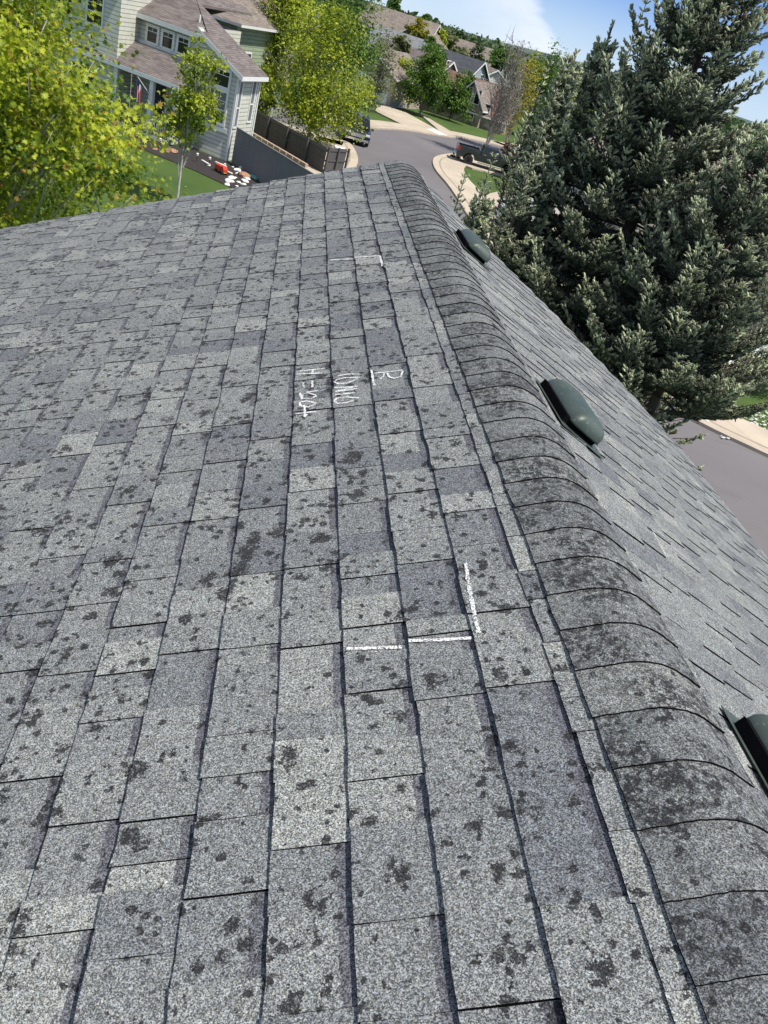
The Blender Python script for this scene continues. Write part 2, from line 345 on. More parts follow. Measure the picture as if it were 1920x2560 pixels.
# ridge caps: bent pieces overlapping towards the camera
def cap_mesh():
    rs = np.random.default_rng(11); V = []; F = []; tone = []; ds = []; mi = []
    t = TR - .085
    prof = []
    NK = 27; ex_ = .078                                  # fillet: the shingles bend softly over the crest
    for k in range(NK):                                  # across the ridge: u from -0.165 (left) to 0.135 (right)
        u = -.165 + .300 * k / (NK - 1)
        if abs(u) >= ex_: p = (g * -u) if u < 0 else (gR * u)
        else:
            q = (u + ex_) / (2 * ex_); p = g * ex_ * (1 - q) ** 2 + gR * ex_ * q * q
        q = min(1, max(0, (u + ex_) / (2 * ex_))); nn = nL * (1 - q) + nR * q; nn = nn / np.linalg.norm(nn)
        prof.append((p, nn))
    i = 0
    while t > -1.2:
        ex = .125 + rs.normal(0, .0022); tn = float(np.clip(rs.normal(.42, .16), 0, 1)); sk = rs.normal(0, .0025); b = len(V)
        far, mid, near = t + .02, t - ex * .5, t - ex
        zs = (.0085, .0112, .0132, .0088); tsx = (far, mid, near, near - .0004)
        jn = rs.normal(0, .0007, NK)
        for r_ in range(4):
            for k, (p, nn) in enumerate(prof):
                q = crest0 + p + nn * (zs[r_] + abs(rs.normal(0, .0004))) + d * (tsx[r_] + sk * (k - 13) / 13 + (jn[k] if r_ >= 2 else 0))
                if k in (0, NK - 1): q = q + (g if k == 0 else gR) * (rs.normal(0, .0018))
                V.append(q); ds.append(min(r_ / 2, 1))
        for r_ in range(3):
            for k in range(NK - 1):
                F.append((b + r_ * NK + k, b + r_ * NK + k + 1, b + (r_ + 1) * NK + k + 1, b + (r_ + 1) * NK + k)); tone.append(tn); mi.append(1 if r_ == 2 else 0)
        for k, gv in ((0, nL), (NK - 1, nR)):                # drop to the slope below
            c = len(V)
            for r_ in range(3): V.append(np.array(V[b + r_ * NK + k]) - gv * .016); ds.append(1)
            for r_ in range(2): F.append((b + r_ * NK + k, b + (r_ + 1) * NK + k, c + r_ + 1, c + r_)); tone.append(.2); mi.append(1)
        t = near; i += 1
    o = np_mesh('ridge_cap', np.array(V), np.array(F), [M['cap'], M['edge']], house, [('tone', 'FACE', np.array(tone)), ('band', 'FACE', np.zeros(len(F))), ('ds', 'POINT', np.array(ds))])
    o.data.polygons.foreach_set('material_index', np.array(mi, dtype=np.int32)); 
    return hobj(o)
cap_mesh()
# chalk
def mat_chalk():
    m = NT('white_chalk'); n = m.noise(260, 2, 0.6); n2 = m.noise(30, 2); a = m.rng(m.math('ADD', n, m.math('MULTIPLY', n2, .35)), .56, .70, 0, .95)
    m.l(a, m.b.inputs['Alpha']); return m.fin((0.80, 0.80, 0.80), 0.95)
M['chalk'] = mat_chalk()
def onL(px, py):
    q = ray(px, py); h = q * (-DPL / (q @ nL)); return (h @ g) - SC, h @ d
def onR(px, py):
    q = ray(px, py); A = crest0 - np.array([0, 0, CZ]); h = q * ((A @ nR) / (q @ nR)) - A; return h @ gR, h @ d
def chalk(strokes, width, label, side='L', passes=1):
    width *= 1.1; mb = MB(); gv, nv, un = (g, nL, onL) if side == 'L' else (gR, nR, onR); w1 = W1 if side == 'L' else W1 - .03
    for s_ in strokes:
        mb = MB(); pts = [un(*p) for p in s_]; den = []
        for (a, b), (c, e) in zip(pts, pts[1:]):
            k = max(1, int(math.hypot(c - a, e - b) / .008))
            den += [(a + (c - a) * i / k, b + (e - b) * i / k) for i in range(k)]
        den.append(pts[-1]); last = None; row = []
        for i, (w, t) in enumerate(den):
            a = den[max(i - 1, 0)]; b = den[min(i + 1, len(den) - 1)]; dw, dt = b[0] - a[0], b[1] - a[1]; L_ = math.hypot(dw, dt) or 1
            hw = width * .5 * random.uniform(.75, 1.2); nw, nt_ = -dt / L_ * hw, dw / L_ * hw
            w += random.gauss(0, .0006)
            vs = []
            for sg in (-1, 1):
                ww, tt = w + sg * nw, t + sg * nt_; fr = ((w - w1) / EXPO) % 1.0
                vs.append(P3(gv, nv, ww, .0075 * fr + .0062, tt))
            row.append((vs, int((w - w1) // EXPO)))
        for (v0, c0_), (v1, c1_) in zip(row, row[1:]):
            if c0_ == c1_: mb.add([v0[0], v0[1], v1[1], v1[0]], [(0, 1, 2, 3)])
        o = mb.build('chalk_stroke', M['chalk'], house, fix=False); o['label'] = label; hobj(o)
Z = lambda l: [(720 + a / 5.184, 900 + b / 5.184) for a, b in l]
chalk([Z(l) for l in ([(115, 190), (300, 160), (465, 135)], [(110, 225), (300, 205), (450, 195)], [(325, 150), (325, 215)], [(205, 320), (213, 385)], [(320, 300), (325, 385)],
    [(390, 425), (240, 452)], [(160, 465), (175, 510), (190, 545)], [(375, 490), (260, 455), (195, 485), (190, 530), (300, 535), (375, 495)], [(370, 590), (260, 565), (165, 585), (165, 630), (270, 645), (360, 600)],
    [(370, 700), (250, 715), (115, 742)], [(220, 620), (225, 700), (225, 775)], [(225, 775), (250, 740)])], .0075, 'chalk figures of the lowest line')
chalk([Z(l) for l in ([(645, 245), (780, 215), (930, 205)], [(940, 250), (760, 262), (640, 295), (610, 325), (650, 345), (760, 335), (850, 300), (900, 265)],
    [(605, 400), (760, 390), (905, 365)], [(880, 372), (750, 415), (620, 450)], [(620, 450), (780, 425), (905, 395)], [(620, 490), (750, 475), (870, 455)],
    [(925, 520), (760, 515), (640, 535), (610, 575), (650, 605), (760, 590), (870, 550)])], .008, 'chalk figures of the middle line')
chalk([Z(l) for l in ([(1125, 212), (1300, 185), (1495, 152)], [(1285, 200), (1315, 250), (1390, 267), (1465, 240), (1490, 165)], [(1255, 200), (1245, 250), (1195, 288)])], .0065, 'chalk letter R')
chalk([Z([(1090, 172), (1108, 300), (1125, 372)])], .0075, 'chalk stroke under the letter')
chalk([[(867, 1633), (935, 1628), (1006, 1623)], [(1023, 1613), (1100, 1608), (1178, 1600)], [(1165, 1417), (1178, 1500), (1198, 1593)]], .0085, 'large chalk corner bracket nearest the camera')
chalk([[(827, 656), (884, 650), (950, 642)], [(950, 642), (957, 668)]], .011, 'far chalk corner bracket')
chalk([[(1619, 1315), (1640, 1355), (1663, 1397)], [(1619, 1315), (1680, 1372), (1743, 1432)]], .0038, 'chalk cross on the right slope', 'R')
# roof vents
def mat_vent():
    m = NT('dark_green_painted_metal'); n = m.noise(7, 3); n2 = m.noise(90, 2)
    c = m.mix(m.rng(n, .35, .7), (0.042, 0.060, 0.051), (0.066, 0.088, 0.075)); c = m.mix(m.rng(n2, .62, .72), c, (0.12, 0.14, 0.13))
    m.bump(n, .01, .25); return m.fin(c, m.rng(n, .3, .7, .42, .58), 0.0, 0.5)
M['vent'] = mat_vent()
vent0 = empty('roof_vent', (0, 0, 0)); vent0.parent = house; vent0['label'] = 'dark green metal box vent on the right slope'
def vent_parts(parent):
    # local: x down the slope, y along the ridge, z off the slope
    mb = MB(); rings = [(.080, .168, .03, .032, .01), (.080, .168, .03, .038, .01)] + [(.080 - .052 * (1 - math.cos(q_)), .168 - .050 * (1 - math.cos(q_)), .028 - .004 * q_, .038 + .052 * math.sin(q_), .01 + .014 * q_ / 1.57) for q_ in (.25, .5, .75, 1.0, 1.25, 1.45, 1.57)]; n = 28
    for hx, hy, r_, z, cx in rings:
        for k in range(n):
            q = k // 7; a = math.pi / 2 * q + math.pi / 2 * (k % 7) / 6; sx, sy = ((1, 1), (-1, 1), (-1, -1), (1, -1))[q]
            mb.v.append((cx + sx * (hx - r_) + r_ * math.cos(a), sy * (hy - r_) + r_ * math.sin(a), z))
    for i in range(len(rings) - 1):
        for k in range(n): mb.f.append((i * n + k, i * n + (k + 1) % n, (i + 1) * n + (k + 1) % n, (i + 1) * n + k))
    mb.f.append(tuple((len(rings) - 1) * n + k for k in range(n))); mb.f.append(tuple(range(n))[::-1])
    mb.build('hood', M['vent'], parent, smooth=True)
    m_ = MB().box(-.10, .13, -.19, .19, .0105, .0120); m_.build('flange', M['vent'], parent)
    m_ = MB().box(-.088, .08, -.145, .145, .0135, .04); m_.build('throat_shadow', M['edge'], parent)  # black throat box, pushed out upslope to stand in for the hood's shadow
Mv = Matrix(((gR[0], d[0], nR[0]), (gR[1], d[1], nR[1]), (gR[2], d[2], nR[2])))
if Mv.determinant() < 0: Mv = Matrix(((gR[0], -d[0], nR[0]), (gR[1], -d[1], nR[1]), (gR[2], -d[2], nR[2])))
def put_vent(o, w, t, tw=0.0):
    p = P3(gR, nR, w, 0, t) - Vector((-1.2, 3.0, 0)); o.matrix_local = Matrix.Translation(p) @ Mv.to_4x4() @ Matrix.Rotation(tw, 4, 'Z')
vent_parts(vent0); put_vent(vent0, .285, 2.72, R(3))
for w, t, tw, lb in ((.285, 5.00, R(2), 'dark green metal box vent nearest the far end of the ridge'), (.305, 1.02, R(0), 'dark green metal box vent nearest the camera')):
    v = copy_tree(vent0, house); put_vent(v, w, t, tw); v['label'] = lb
vent0['label'] = 'dark green metal box vent in the middle of the row'

# ================================================================= FOLIAGE TOOLS
def rand_rot(n, rs, up=None, upw=0.0):
    a = rs.normal(size=(n, 3));
    if up is not None: a = a + np.array(up) * upw
    a /= np.linalg.norm(a, axis=1, keepdims=True)                 # local z
    b = rs.normal(size=(n, 3)); b -= (b * a).sum(1, keepdims=True) * a; b /= np.linalg.norm(b, axis=1, keepdims=True)
    c = np.cross(a, b); return np.stack([b, c, a], axis=2)           # columns x,y,z
def basis_from_z(z, rs):
    z = z / np.linalg.norm(z, axis=1, keepdims=True); b = rs.normal(size=z.shape); b -= (b * z).sum(1, keepdims=True) * z
    b /= np.linalg.norm(b, axis=1, keepdims=True); return np.stack([b, np.cross(z, b), z], axis=2)
def stamp(tv, tf, pos, mats, scale):
    n, k = len(pos), len(tv)
    V = np.einsum('nij,kj->nki', mats, tv) * scale[:, None, None] + pos[:, None, :]
    F = tf[None] + (np.arange(n) * k)[:, None, None]
    return V.reshape(-1, 3), F.reshape(-1, tf.shape[1])
# palmate leaf (five lobes), folded a little along its midrib
lobes = [(0, -.12), (.28, -.30), (.20, -.02), (.52, .02), (.26, .20), (.36, .48), (.10, .36), (0, .72), (-.10, .36), (-.36, .48), (-.26, .20), (-.52, .02), (-.20, -.02), (-.28, -.30)]
LEAF5v = np.array([(0, .08, 0)] + [(x, y, .12 * abs(x) - .10 * (y * y)) for x, y in lobes]); LEAF5f = np.array([(0, i + 1, (i + 1) % 14 + 1) for i in range(14)])
LEAFv = np.array([(0, -.5, 0), (.32, -.05, .06), (0, .55, -.04), (-.32, -.05, .06)]); LEAFf = np.array([(0, 1, 2), (0, 2, 3)])
def mat_leaf(name, cA, cB, cC=None, trans=0.35, transcol=1.6):
    m = NT(name); t = m.attr('tone'); n = m.noise(.8, 2)
    c = m.mix(m.rng(t, 0, 1), cA, cB)
    if cC: c = m.mix(m.rng(t, .93, .97), c, cC)
    c = scaled(m, c, m.rng(n, .3, .7, .85, 1.12))
    m.fin(c, 0.5, 0, 0.35)
    tr = m.N.new('ShaderNodeBsdfTranslucent'); m.l(scaled(m, c, transcol), tr.inputs[0])
    ms = m.N.new('ShaderNodeMixShader'); ms.inputs[0].default_value = trans; m.l(m.b.outputs[0], ms.inputs[1]); m.l(tr.outputs[0], ms.inputs[2]); m.l(ms.outputs[0], m.o.inputs[0]); return m.m
def mat_bark(name, col, var=.25):
    m = NT(name); n = m.noise(1, 5, .7, m.coord('Object', (14, 14, 4))); m.bump(n, .02, .7)
    return m.fin(scaled(m, col, m.rng(n, .3, .7, 1 - var * 1.6, 1 + var * 1.6)), .9)
M['bark'] = mat_bark('grey_brown_bark', (0.13, 0.11, 0.09)); M['bark_pale'] = mat_bark('pale_bark', (0.42, 0.40, 0.35)); M['bark_grey'] = mat_bark('grey_twig_bark', (0.27, 0.25, 0.23))
M['leaf_yellow'] = mat_leaf('yellow_green_leaves', (0.060, 0.135, 0.012), (0.56, 0.60, 0.045), (0.34, 0.20, 0.04), .42, 1.5)
M['leaf_mid'] = mat_leaf('mid_green_leaves', (0.055, 0.115, 0.014), (0.44, 0.49, 0.032), (0.40, 0.38, 0.02), .35)
M['leaf_gold'] = mat_leaf('gold_green_leaves', (0.15, 0.16, 0.02), (0.40, 0.34, 0.03), None, .35)
M['leaf_green'] = mat_leaf('fresh_green_leaves', (0.040, 0.100, 0.014), (0.13, 0.22, 0.025), None, .3)
M['leaf_dark'] = mat_leaf('dark_green_leaves', (0.028, 0.055, 0.016), (0.07, 0.115, 0.03), None, .2)
M['leaf_olive'] = mat_leaf('olive_sparse_leaves', (0.085, 0.105, 0.035), (0.20, 0.22, 0.08), None, .3)
M['leaf_red'] = mat_leaf('dark_red_leaves', (0.05, 0.012, 0.012), (0.12, 0.02, 0.02), None, .2)

def bez(a, b, c, n): return [a * (1 - t) ** 2 + b * 2 * t * (1 - t) + c * t * t for t in [i / n for i in range(n + 1)]]
def deciduous(name, base, top, rx, label, cat='tree', leaf=None, bark=None, nclu=120, nleaf=60, size=.14, tmpl='q', crown_lo=.3, seed=1, spread=.33, ry=None, group=None, trunk_r=None, bare=0.0, lean=(0, 0), limbs=26, shape=0.8, flat=0.0):
    rs = np.random.default_rng(seed); base = Vector(base); H = top - base.z; ry = ry or rx
    root = empty(name, base, 0, label, cat, group)
    zc0 = H * crown_lo; zh = (H - zc0)
    # cluster centres: several overlapping lobes so that the outline is uneven
    nl = 7; lobe = []
    for i in range(nl):
        a = rs.uniform(0, 2 * math.pi); hh = rs.uniform(.1, .8); rr = rs.uniform(.25, .62)
        lobe.append((math.cos(a) * rr * rx * (1 - hh * .45), math.sin(a) * rr * ry * (1 - hh * .45), zc0 + zh * (.14 + hh * .74), rs.uniform(.35, .6)))
    lobe.append((0, 0, zc0 + zh * .5, .72)); lobe.append((rs.normal(0, .1) * rx, 0, zc0 + zh * .84, .38))
    C = []
    while len(C) < nclu:
        l = lobe[rs.integers(len(lobe))]; p = rs.normal(size=3); p /= np.linalg.norm(p); r_ = rs.uniform(.35, 1) ** .6 * l[3]
        q = np.array([l[0] + p[0] * r_ * rx, l[1] + p[1] * r_ * ry, l[2] + p[2] * r_ * zh * .5 * 1.05])
        k = (q[2] - zc0) / zh
        if k < 0.0 or k > 1.0: continue
        env = (math.sin(math.pi * min(1, max(0.03, k)) ** shape)) ** .6 + .12
        rr = math.hypot(q[0] / rx, q[1] / ry)
        if rr > env * rs.uniform(.85, 1.12): continue
        C.append(q)
    C = np.array(C); C[:, 0] += lean[0] * C[:, 2] / H; C[:, 1] += lean[1] * C[:, 2] / H
    # wood
    tr = trunk_r or max(.05, H * .016); mb = MB(); mt = Vector((lean[0] * .6 + rs.normal(0, .15), lean[1] * .6 + rs.normal(0, .15), zc0 + zh * .62))
    spine = bez(Vector((0, 0, -.05)), Vector((rs.normal(0, .12), rs.normal(0, .12), zc0)), mt, 8)
    mb.tube(spine, [tr * (1.25 if i == 0 else 1) * (1 - .8 * i / 8) for i in range(9)], 7)
    tl = MB(); order = rs.permutation(len(C))
    for j in order[:limbs]:
        c = Vector(C[j]); k = min(7, max(2, int((c.z - zc0 * .8) / max(zh * .62, .1) * 6 * .6 + 1))); s_ = spine[k]
        mid = (s_ + c) * .5 + Vector((0, 0, -.06 * H * rs.uniform(-.6, 1.0))); pts = bez(s_, mid, c, 6)
        r_ = tr * .42 * rs.uniform(.6, 1.1) * (1 - k / 10); tl.tube(pts, [max(r_ * (1 - .82 * i / 6), .006 + size * .03) for i in range(7)], 5)
        near = C[np.argsort(((C - C[j]) ** 2).sum(1))[1:6 if not bare else 9]]
        for q in near:
            q = Vector(q); s2 = pts[rs.integers(2, 6)]; 
            if (q - s2).length < rx * 1.0:
                pp = bez(s2, (s2 + q) * .5 + Vector(rs.normal(0, .05 * rx, 3)), q + Vector(rs.normal(0, .08 * rx, 3)), 4); tl.tube(pp, [max(r_ * .4 * (1 - .2 * i), .004 + size * .02) for i in range(5)], 4)
                if bare:
                    for _ in range(int(9 * bare)):
                        s3 = pp[rs.integers(1, 5)]; e = s3 + Vector(rs.normal(0, 1, 3)).normalized() * rx * rs.uniform(.15, .42) + Vector((0, 0, rx * .14)); tl.tube([s3, (s3 + e) * .5 + Vector(rs.normal(0, .04 * rx, 3)), e], [.02, .014, .008], 3)
    bk = bark or M['bark']
    mb.build('trunk', bk, root, smooth=True, fix=False); tl.build('limb', bk, root, smooth=True, fix=False)
    # leaves
    w = rs.uniform(.5, 1.5, nclu); w = w / w.sum(); cnt = rs.multinomial(nclu * nleaf, w); idx = np.repeat(np.arange(nclu), cnt); n = len(idx)
    sc_ = spread * (rx + zh * .5) * .5 * rs.uniform(.6, 1.25, nclu)
    off = rs.normal(size=(n, 3)); off /= np.linalg.norm(off, axis=1, keepdims=True); off *= (rs.uniform(0, 1, n) ** .55)[:, None]
    off[:, 2] *= .72; pos = C[idx] + off * sc_[idx][:, None]
    outw = pos - C.mean(0); outw /= np.linalg.norm(outw, axis=1, keepdims=True)
    a = rs.normal(size=(n, 3)) * .75 + outw * .5 + np.array([0, 0, .75]); mats = basis_from_z(a, rs)
    ct = np.clip(rs.normal(.48, .30, nclu), 0, 1)
    tone = np.clip(ct[idx] + rs.normal(0, .2, n), 0, .9); tone = np.where(rs.uniform(size=n) < .045, 1.0, tone)
    tv, tf = (LEAF5v, LEAF5f) if tmpl == '5' else (LEAFv, LEAFf)
    V, F = stamp(tv, tf, pos, mats, size * rs.uniform(.6, 1.25, n))
    np_mesh('crown', V, F, leaf or M['leaf_mid'], root, [('tone', 'FACE', np.repeat(tone, len(tf)))])
    return root

# ---------------------------------------------------------------- spruce
M['needles'] = None
def mat_needles():
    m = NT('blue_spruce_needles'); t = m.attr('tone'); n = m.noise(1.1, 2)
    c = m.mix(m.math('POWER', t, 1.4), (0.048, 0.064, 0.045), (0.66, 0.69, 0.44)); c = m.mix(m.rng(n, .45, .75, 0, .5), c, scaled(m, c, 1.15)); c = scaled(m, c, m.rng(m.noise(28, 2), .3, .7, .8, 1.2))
    return m.fin(c, .6, 0, .25)
M['needles'] = mat_needles(); M['bark_spruce'] = mat_bark('spruce_bark', (0.085, 0.065, 0.05)); M['cone'] = mat_plain('spruce_cone_scales', (0.20, 0.09, 0.04), .8, .3, 30)
def shoot_template():
    v = [(0, 0, 0)]; f = []
    for z, r in ((.30, .15), (.78, .125)):
        for k in range(4): a = math.pi / 2 * k + z; v.append((r * math.cos(a), r * math.sin(a), z))
    v.append((0, 0, 1.0))
    for k in range(4):
        f += [(0, 1 + (k + 1) % 4, 1 + k), (1 + k, 1 + (k + 1) % 4, 5 + (k + 1) % 4), (1 + k, 5 + (k + 1) % 4, 5 + k), (5 + k, 5 + (k + 1) % 4, 9)]
    for k in range(9):                                 # needle tufts standing off the shoot
        a = 2.4 * k; z = .12 + .09 * k; b = len(v); ca, sa = math.cos(a), math.sin(a)
        v += [(ca * .05 - sa * .045, sa * .05 + ca * .045, z), (ca * .05 + sa * .045, sa * .05 - ca * .045, z), (ca * .30, sa * .30, z + .20)]; f.append((b, b + 1, b + 2))
    return np.array(v), np.array(f)
SHv, SHf = shoot_template()
def spruce(x, y, h, rb, label, seed, group=None, zmin=.5, cones=0, dens=1.0, power=.85, z_vis=3.0, leaders=0, spires=()):
    rs = np.random.default_rng(seed); root = empty('spruce_tree', (x, y, 0), 0, label, 'spruce', group)
    MB().tube([(0, 0, -.05), (.03, 0, h * .5), (0, 0, h)], [.02 + h * .014, .015 + h * .008, .012], 7).build('trunk', M['bark_spruce'], root, smooth=True, fix=False)
    P = []; Dv = []; S = []; T = []; br = MB()
    def spray(p0, dirv, L_, up, zfrac, fol0=.28):
        # a branch with two-ranked side twigs; the tip turns up
        side = dirv.cross(Vector((0, 0, 1)));
        if side.length < .01: side = Vector((1, 0, 0))
        side.normalize(); n = max(3, int(L_ / .068)); pts = []
        for i in range(n + 1):
            u = i / n; p = p0 + dirv * (L_ * u) + Vector((0, 0, 1)) * (L_ * (-.20 * math.sin(u * 2.4) + up * u ** 2.6)); pts.append(p)
        br.tube([pts[0], pts[n // 2], pts[-1]], [.006 + L_ * .012, .004 + L_ * .007, .003], 3)
        for i in range(1, n + 1):
            u = i / n
            if u < fol0: continue
            tang = (pts[i] - pts[i - 1]).normalized(); p = pts[i]
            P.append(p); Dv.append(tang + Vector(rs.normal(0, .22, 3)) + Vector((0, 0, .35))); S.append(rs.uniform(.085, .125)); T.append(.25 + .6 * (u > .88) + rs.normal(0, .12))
            sl_ = min(.55, L_ * .42) * (1.15 - u) ** .75 * rs.uniform(.7, 1.15)
            for sg in (-1, 1):
                m_ = max(1, int(sl_ / .055)); dd = (side * sg * .8 + tang * .75 + Vector((0, 0, rs.uniform(-.05, .22)))).normalized()
                for k in range(m_):
                    q = p + dd * (.055 * (k + .4)) + Vector((0, 0, .012 * k)); tipf = (k == m_ - 1)
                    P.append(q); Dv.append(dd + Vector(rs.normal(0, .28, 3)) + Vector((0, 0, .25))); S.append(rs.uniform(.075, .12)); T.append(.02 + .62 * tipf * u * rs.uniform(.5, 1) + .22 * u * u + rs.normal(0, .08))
                    if rs.random() < .42:
                        P.append(q); Dv.append(dd * .5 + Vector(rs.normal(0, .45, 3)) + Vector((0, 0, .6))); S.append(rs.uniform(.055, .09)); T.append(.15 + .5 * u * rs.uniform(0, 1))
        e = pts[-1]
        for k in range(4): P.append(e); Dv.append((pts[-1] - pts[-2]).normalized() * 1.2 + Vector(rs.normal(0, .45, 3))); S.append(rs.uniform(.06, .10)); T.append(rs.uniform(.65, 1))
    z = zmin; ph = 0
    while z < h - .25:
        k = z / h; rad = rb * (1 - k) ** power; nb = int(rs.integers(7, 11) * (dens if z > z_vis else .6 * dens)) + 1
        for j in range(nb):
            a = ph + 2 * math.pi * j / nb + rs.normal(0, .2); L_ = rad * rs.uniform(.62, 1.12) + .10
            el_ = R(-8 + 48 * k ** 2.2 + rs.normal(0, 7)); dv = Vector((math.cos(a) * math.cos(el_), math.sin(a) * math.cos(el_), math.sin(el_)))
            spray(Vector((0, 0, z + rs.normal(0, .05))), dv, L_, rs.uniform(.12, .42) if L_ > .6 else .15, k)
        z += (.13 + .10 * (1 - k)) * rs.uniform(.8, 1.2); ph += 1.1
    # leader
    for q in range(int(.55 / .05)):
        p = Vector((0, 0, h - .5 + q * .05)); 
        for j in range(2): a = rs.uniform(0, 6.28); P.append(p); Dv.append(Vector((math.cos(a) * .7, math.sin(a) * .7, .9))); S.append(.085); T.append(rs.uniform(.3, .7))
    P.append(Vector((0, 0, h - .06))); Dv.append(Vector((0, 0, 1))); S.append(.12); T.append(.9)
    # secondary vertical leaders: upright spires growing from the outer limbs
    for sx_, sy_, sd_, hh in spires:
        b0 = at(sx_, sy_, sd_) - Vector((x, y, hh))
        n = int(hh / .085)
        for i in range(n):
            u = i / n; 
            for j in range(4 if u > .5 else 6):
                aa = rs.uniform(0, 6.28); L2 = .26 * (1 - u) + .05; dv = Vector((math.cos(aa), math.sin(aa), .55)).normalized()
                for k in range(max(1, int(L2 / .07))): P.append(b0 + Vector((0, 0, hh * u)) + dv * .07 * k); Dv.append(dv + Vector(rs.normal(0, .2, 3)) + Vector((0, 0, .3))); S.append(rs.uniform(.07, .11)); T.append(rs.uniform(.1, .6) + .3 * u)
        br.tube([b0 - Vector((0, 0, .2)), b0 + Vector((0, 0, hh))], [.015, .005], 3)
    P = np.array([tuple(p) for p in P]); Dv = np.array([tuple(p) for p in Dv]); S = np.array(S); T = np.clip(np.array(T), 0, 1)
    V, F = stamp(SHv, SHf, P, basis_from_z(Dv, rs), S * .98)
    br.build('limb', M['bark_spruce'], root, fix=False)
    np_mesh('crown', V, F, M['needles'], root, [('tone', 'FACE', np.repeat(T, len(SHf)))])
    if cones:
        for _ in range(cones):
            a = rs.uniform(2.6, 6.0); zz = h * rs.uniform(.80, .90); rr = rb * (1 - zz / h) ** power * rs.uniform(.7, 1.05); c = Vector((math.cos(a) * rr, math.sin(a) * rr, zz))
            MB().lathe(c, [(.004, 0), (.02, -.02), (.024, -.05), (.014, -.085), (.003, -.1)], 6).build('cone', M['cone'], root)
    return root

# ================================================================= GROUND, ROADS, PAVEMENTS
def mat_ground():
    m = NT('lawn_grass'); n = m.noise(.25, 4, .6); n2 = m.noise(9, 3, .7); n3 = m.noise(70, 2, .7)
    c = m.mix(m.rng(n, .3, .7), (0.038, 0.085, 0.010), (0.075, 0.125, 0.016)); c = m.mix(m.rng(n2, .55, .8, 0, .6), c, (0.10, 0.12, 0.03)); c = scaled(m, c, m.rng(n3, .3, .7, .65, 1.35)); m.bump(n3, .05, .6)
    return m.fin(c, .95)
def mat_asphalt():
    m = NT('street_asphalt'); n = m.noise(.12, 4, .6); n2 = m.noise(1, 5, .7, m.coord('Object', (.25, 1.2, 1), (0, 0, R(35)))); n3 = m.noise(60, 2)
    c = m.mix(m.rng(n, .3, .7), (0.125, 0.116, 0.120), (0.168, 0.156, 0.160)); c = m.mix(m.rng(n2, .56, .74, 0, .45), c, (0.075, 0.07, 0.072)); c = scaled(m, c, m.rng(n3, .3, .7, .88, 1.12)); m.bump(n3, .01, .4)
    return m.fin(c, .85)
def mat_concrete(name, col):
    m = NT(name); n = m.noise(.5, 4, .6); n2 = m.noise(25, 3); sx = m.N.new('ShaderNodeSeparateXYZ'); m.l(m.coord('Object', (1, 1, 1), (0, 0, R(-28))), sx.inputs[0])
    j = m.math('LESS_THAN', m.math('FRACT', m.math('DIVIDE', sx.outputs[0], 1.5)), .018)
    c = scaled(m, col, m.math('MULTIPLY', m.rng(n, .3, .7, .86, 1.1), m.rng(n2, .3, .7, .93, 1.07))); c = m.mix(m.math('MULTIPLY', j, .55), c, (0.12, 0.10, 0.08)); m.bump(n2, .006, .3)
    return m.fin(c, .88)
M['grass'] = mat_ground(); M['asphalt'] = mat_asphalt(); M['concrete'] = mat_concrete('tan_concrete', (0.47, 0.40, 0.31)); M['concrete_new'] = mat_concrete('pale_new_concrete', (0.66, 0.63, 0.57))
M['mulch'] = mat_plain('dark_mulch', (0.030, 0.024, 0.022), .95, .5, 8, bump=.02); M['gravel'] = mat_plain('pink_gravel', (0.42, 0.29, 0.23), .9, .5, 6, bump=.02)
def sheet(name, pts, z, mat, kind='structure', thick=0.0):
    mb = MB(); p = [Vector((a[0], a[1], z)) for a in pts]
    if thick: mb.prism([q - Vector((0, 0, thick)) for q in p], (0, 0, thick))
    else: mb.add(p, [tuple(range(len(p)))])
    o = mb.build(name, mat)
    if not thick and o.data.polygons[0].normal.z < 0: o.data.flip_normals()
    o['kind'] = kind; return o
def smooth(pts, n=5):
    pts = [Vector((p[0], p[1], 0)) for p in pts]; out = []
    for i in range(len(pts) - 1):
        p0, p1, p2, p3 = pts[max(i - 1, 0)], pts[i], pts[i + 1], pts[min(i + 2, len(pts) - 1)]
        for k in range(n):
            t = k / n; out.append(.5 * ((2 * p1) + (p2 - p0) * t + (2 * p0 - 5 * p1 + 4 * p2 - p3) * t * t + (3 * p1 - p0 - 3 * p2 + p3) * t ** 3))
    return out + [pts[-1]]
def strip(name, pts, w0, w1, z, mat, thick):
    out = []
    for sgn_w in (w0, w1):
        row = []
        for i, p in enumerate(pts):
            dr = (pts[min(i + 1, len(pts) - 1)] - pts[max(i - 1, 0)]).normalized(); row.append(p + Vector((dr.y, -dr.x, 0)) * sgn_w)
        out.append(row)
    mb = MB(); n = len(pts)
    for i in range(n - 1):
        q = [out[0][i], out[0][i + 1], out[1][i + 1], out[1][i]]; mb.v += [(a.x, a.y, z) for a in q]; b = len(mb.v) - 4; mb.f.append((b, b + 1, b + 2, b + 3))
        for (a, c) in ((0, 1), (3, 2)):
            q2 = [q[a], q[c]]; mb.v += [(q2[0].x, q2[0].y, z), (q2[1].x, q2[1].y, z), (q2[1].x, q2[1].y, z - thick), (q2[0].x, q2[0].y, z - thick)]; b = len(mb.v) - 4; mb.f.append((b, b + 1, b + 2, b + 3))
    me = bpy.data.meshes.new(name); me.from_pydata(mb.v, [], mb.f); bm = bmesh.new(); bm.from_mesh(me); bmesh.ops.remove_doubles(bm, verts=bm.verts, dist=.0005); bmesh.ops.recalc_face_normals(bm, faces=bm.faces)
    up = sum(f.normal.z for f in bm.faces)
    if up < 0: bmesh.ops.reverse_faces(bm, faces=bm.faces)
    bm.to_mesh(me); bm.free(); o = link(name, me, mat); o['kind'] = 'structure'; return o
gr = MB(); n_ = 48
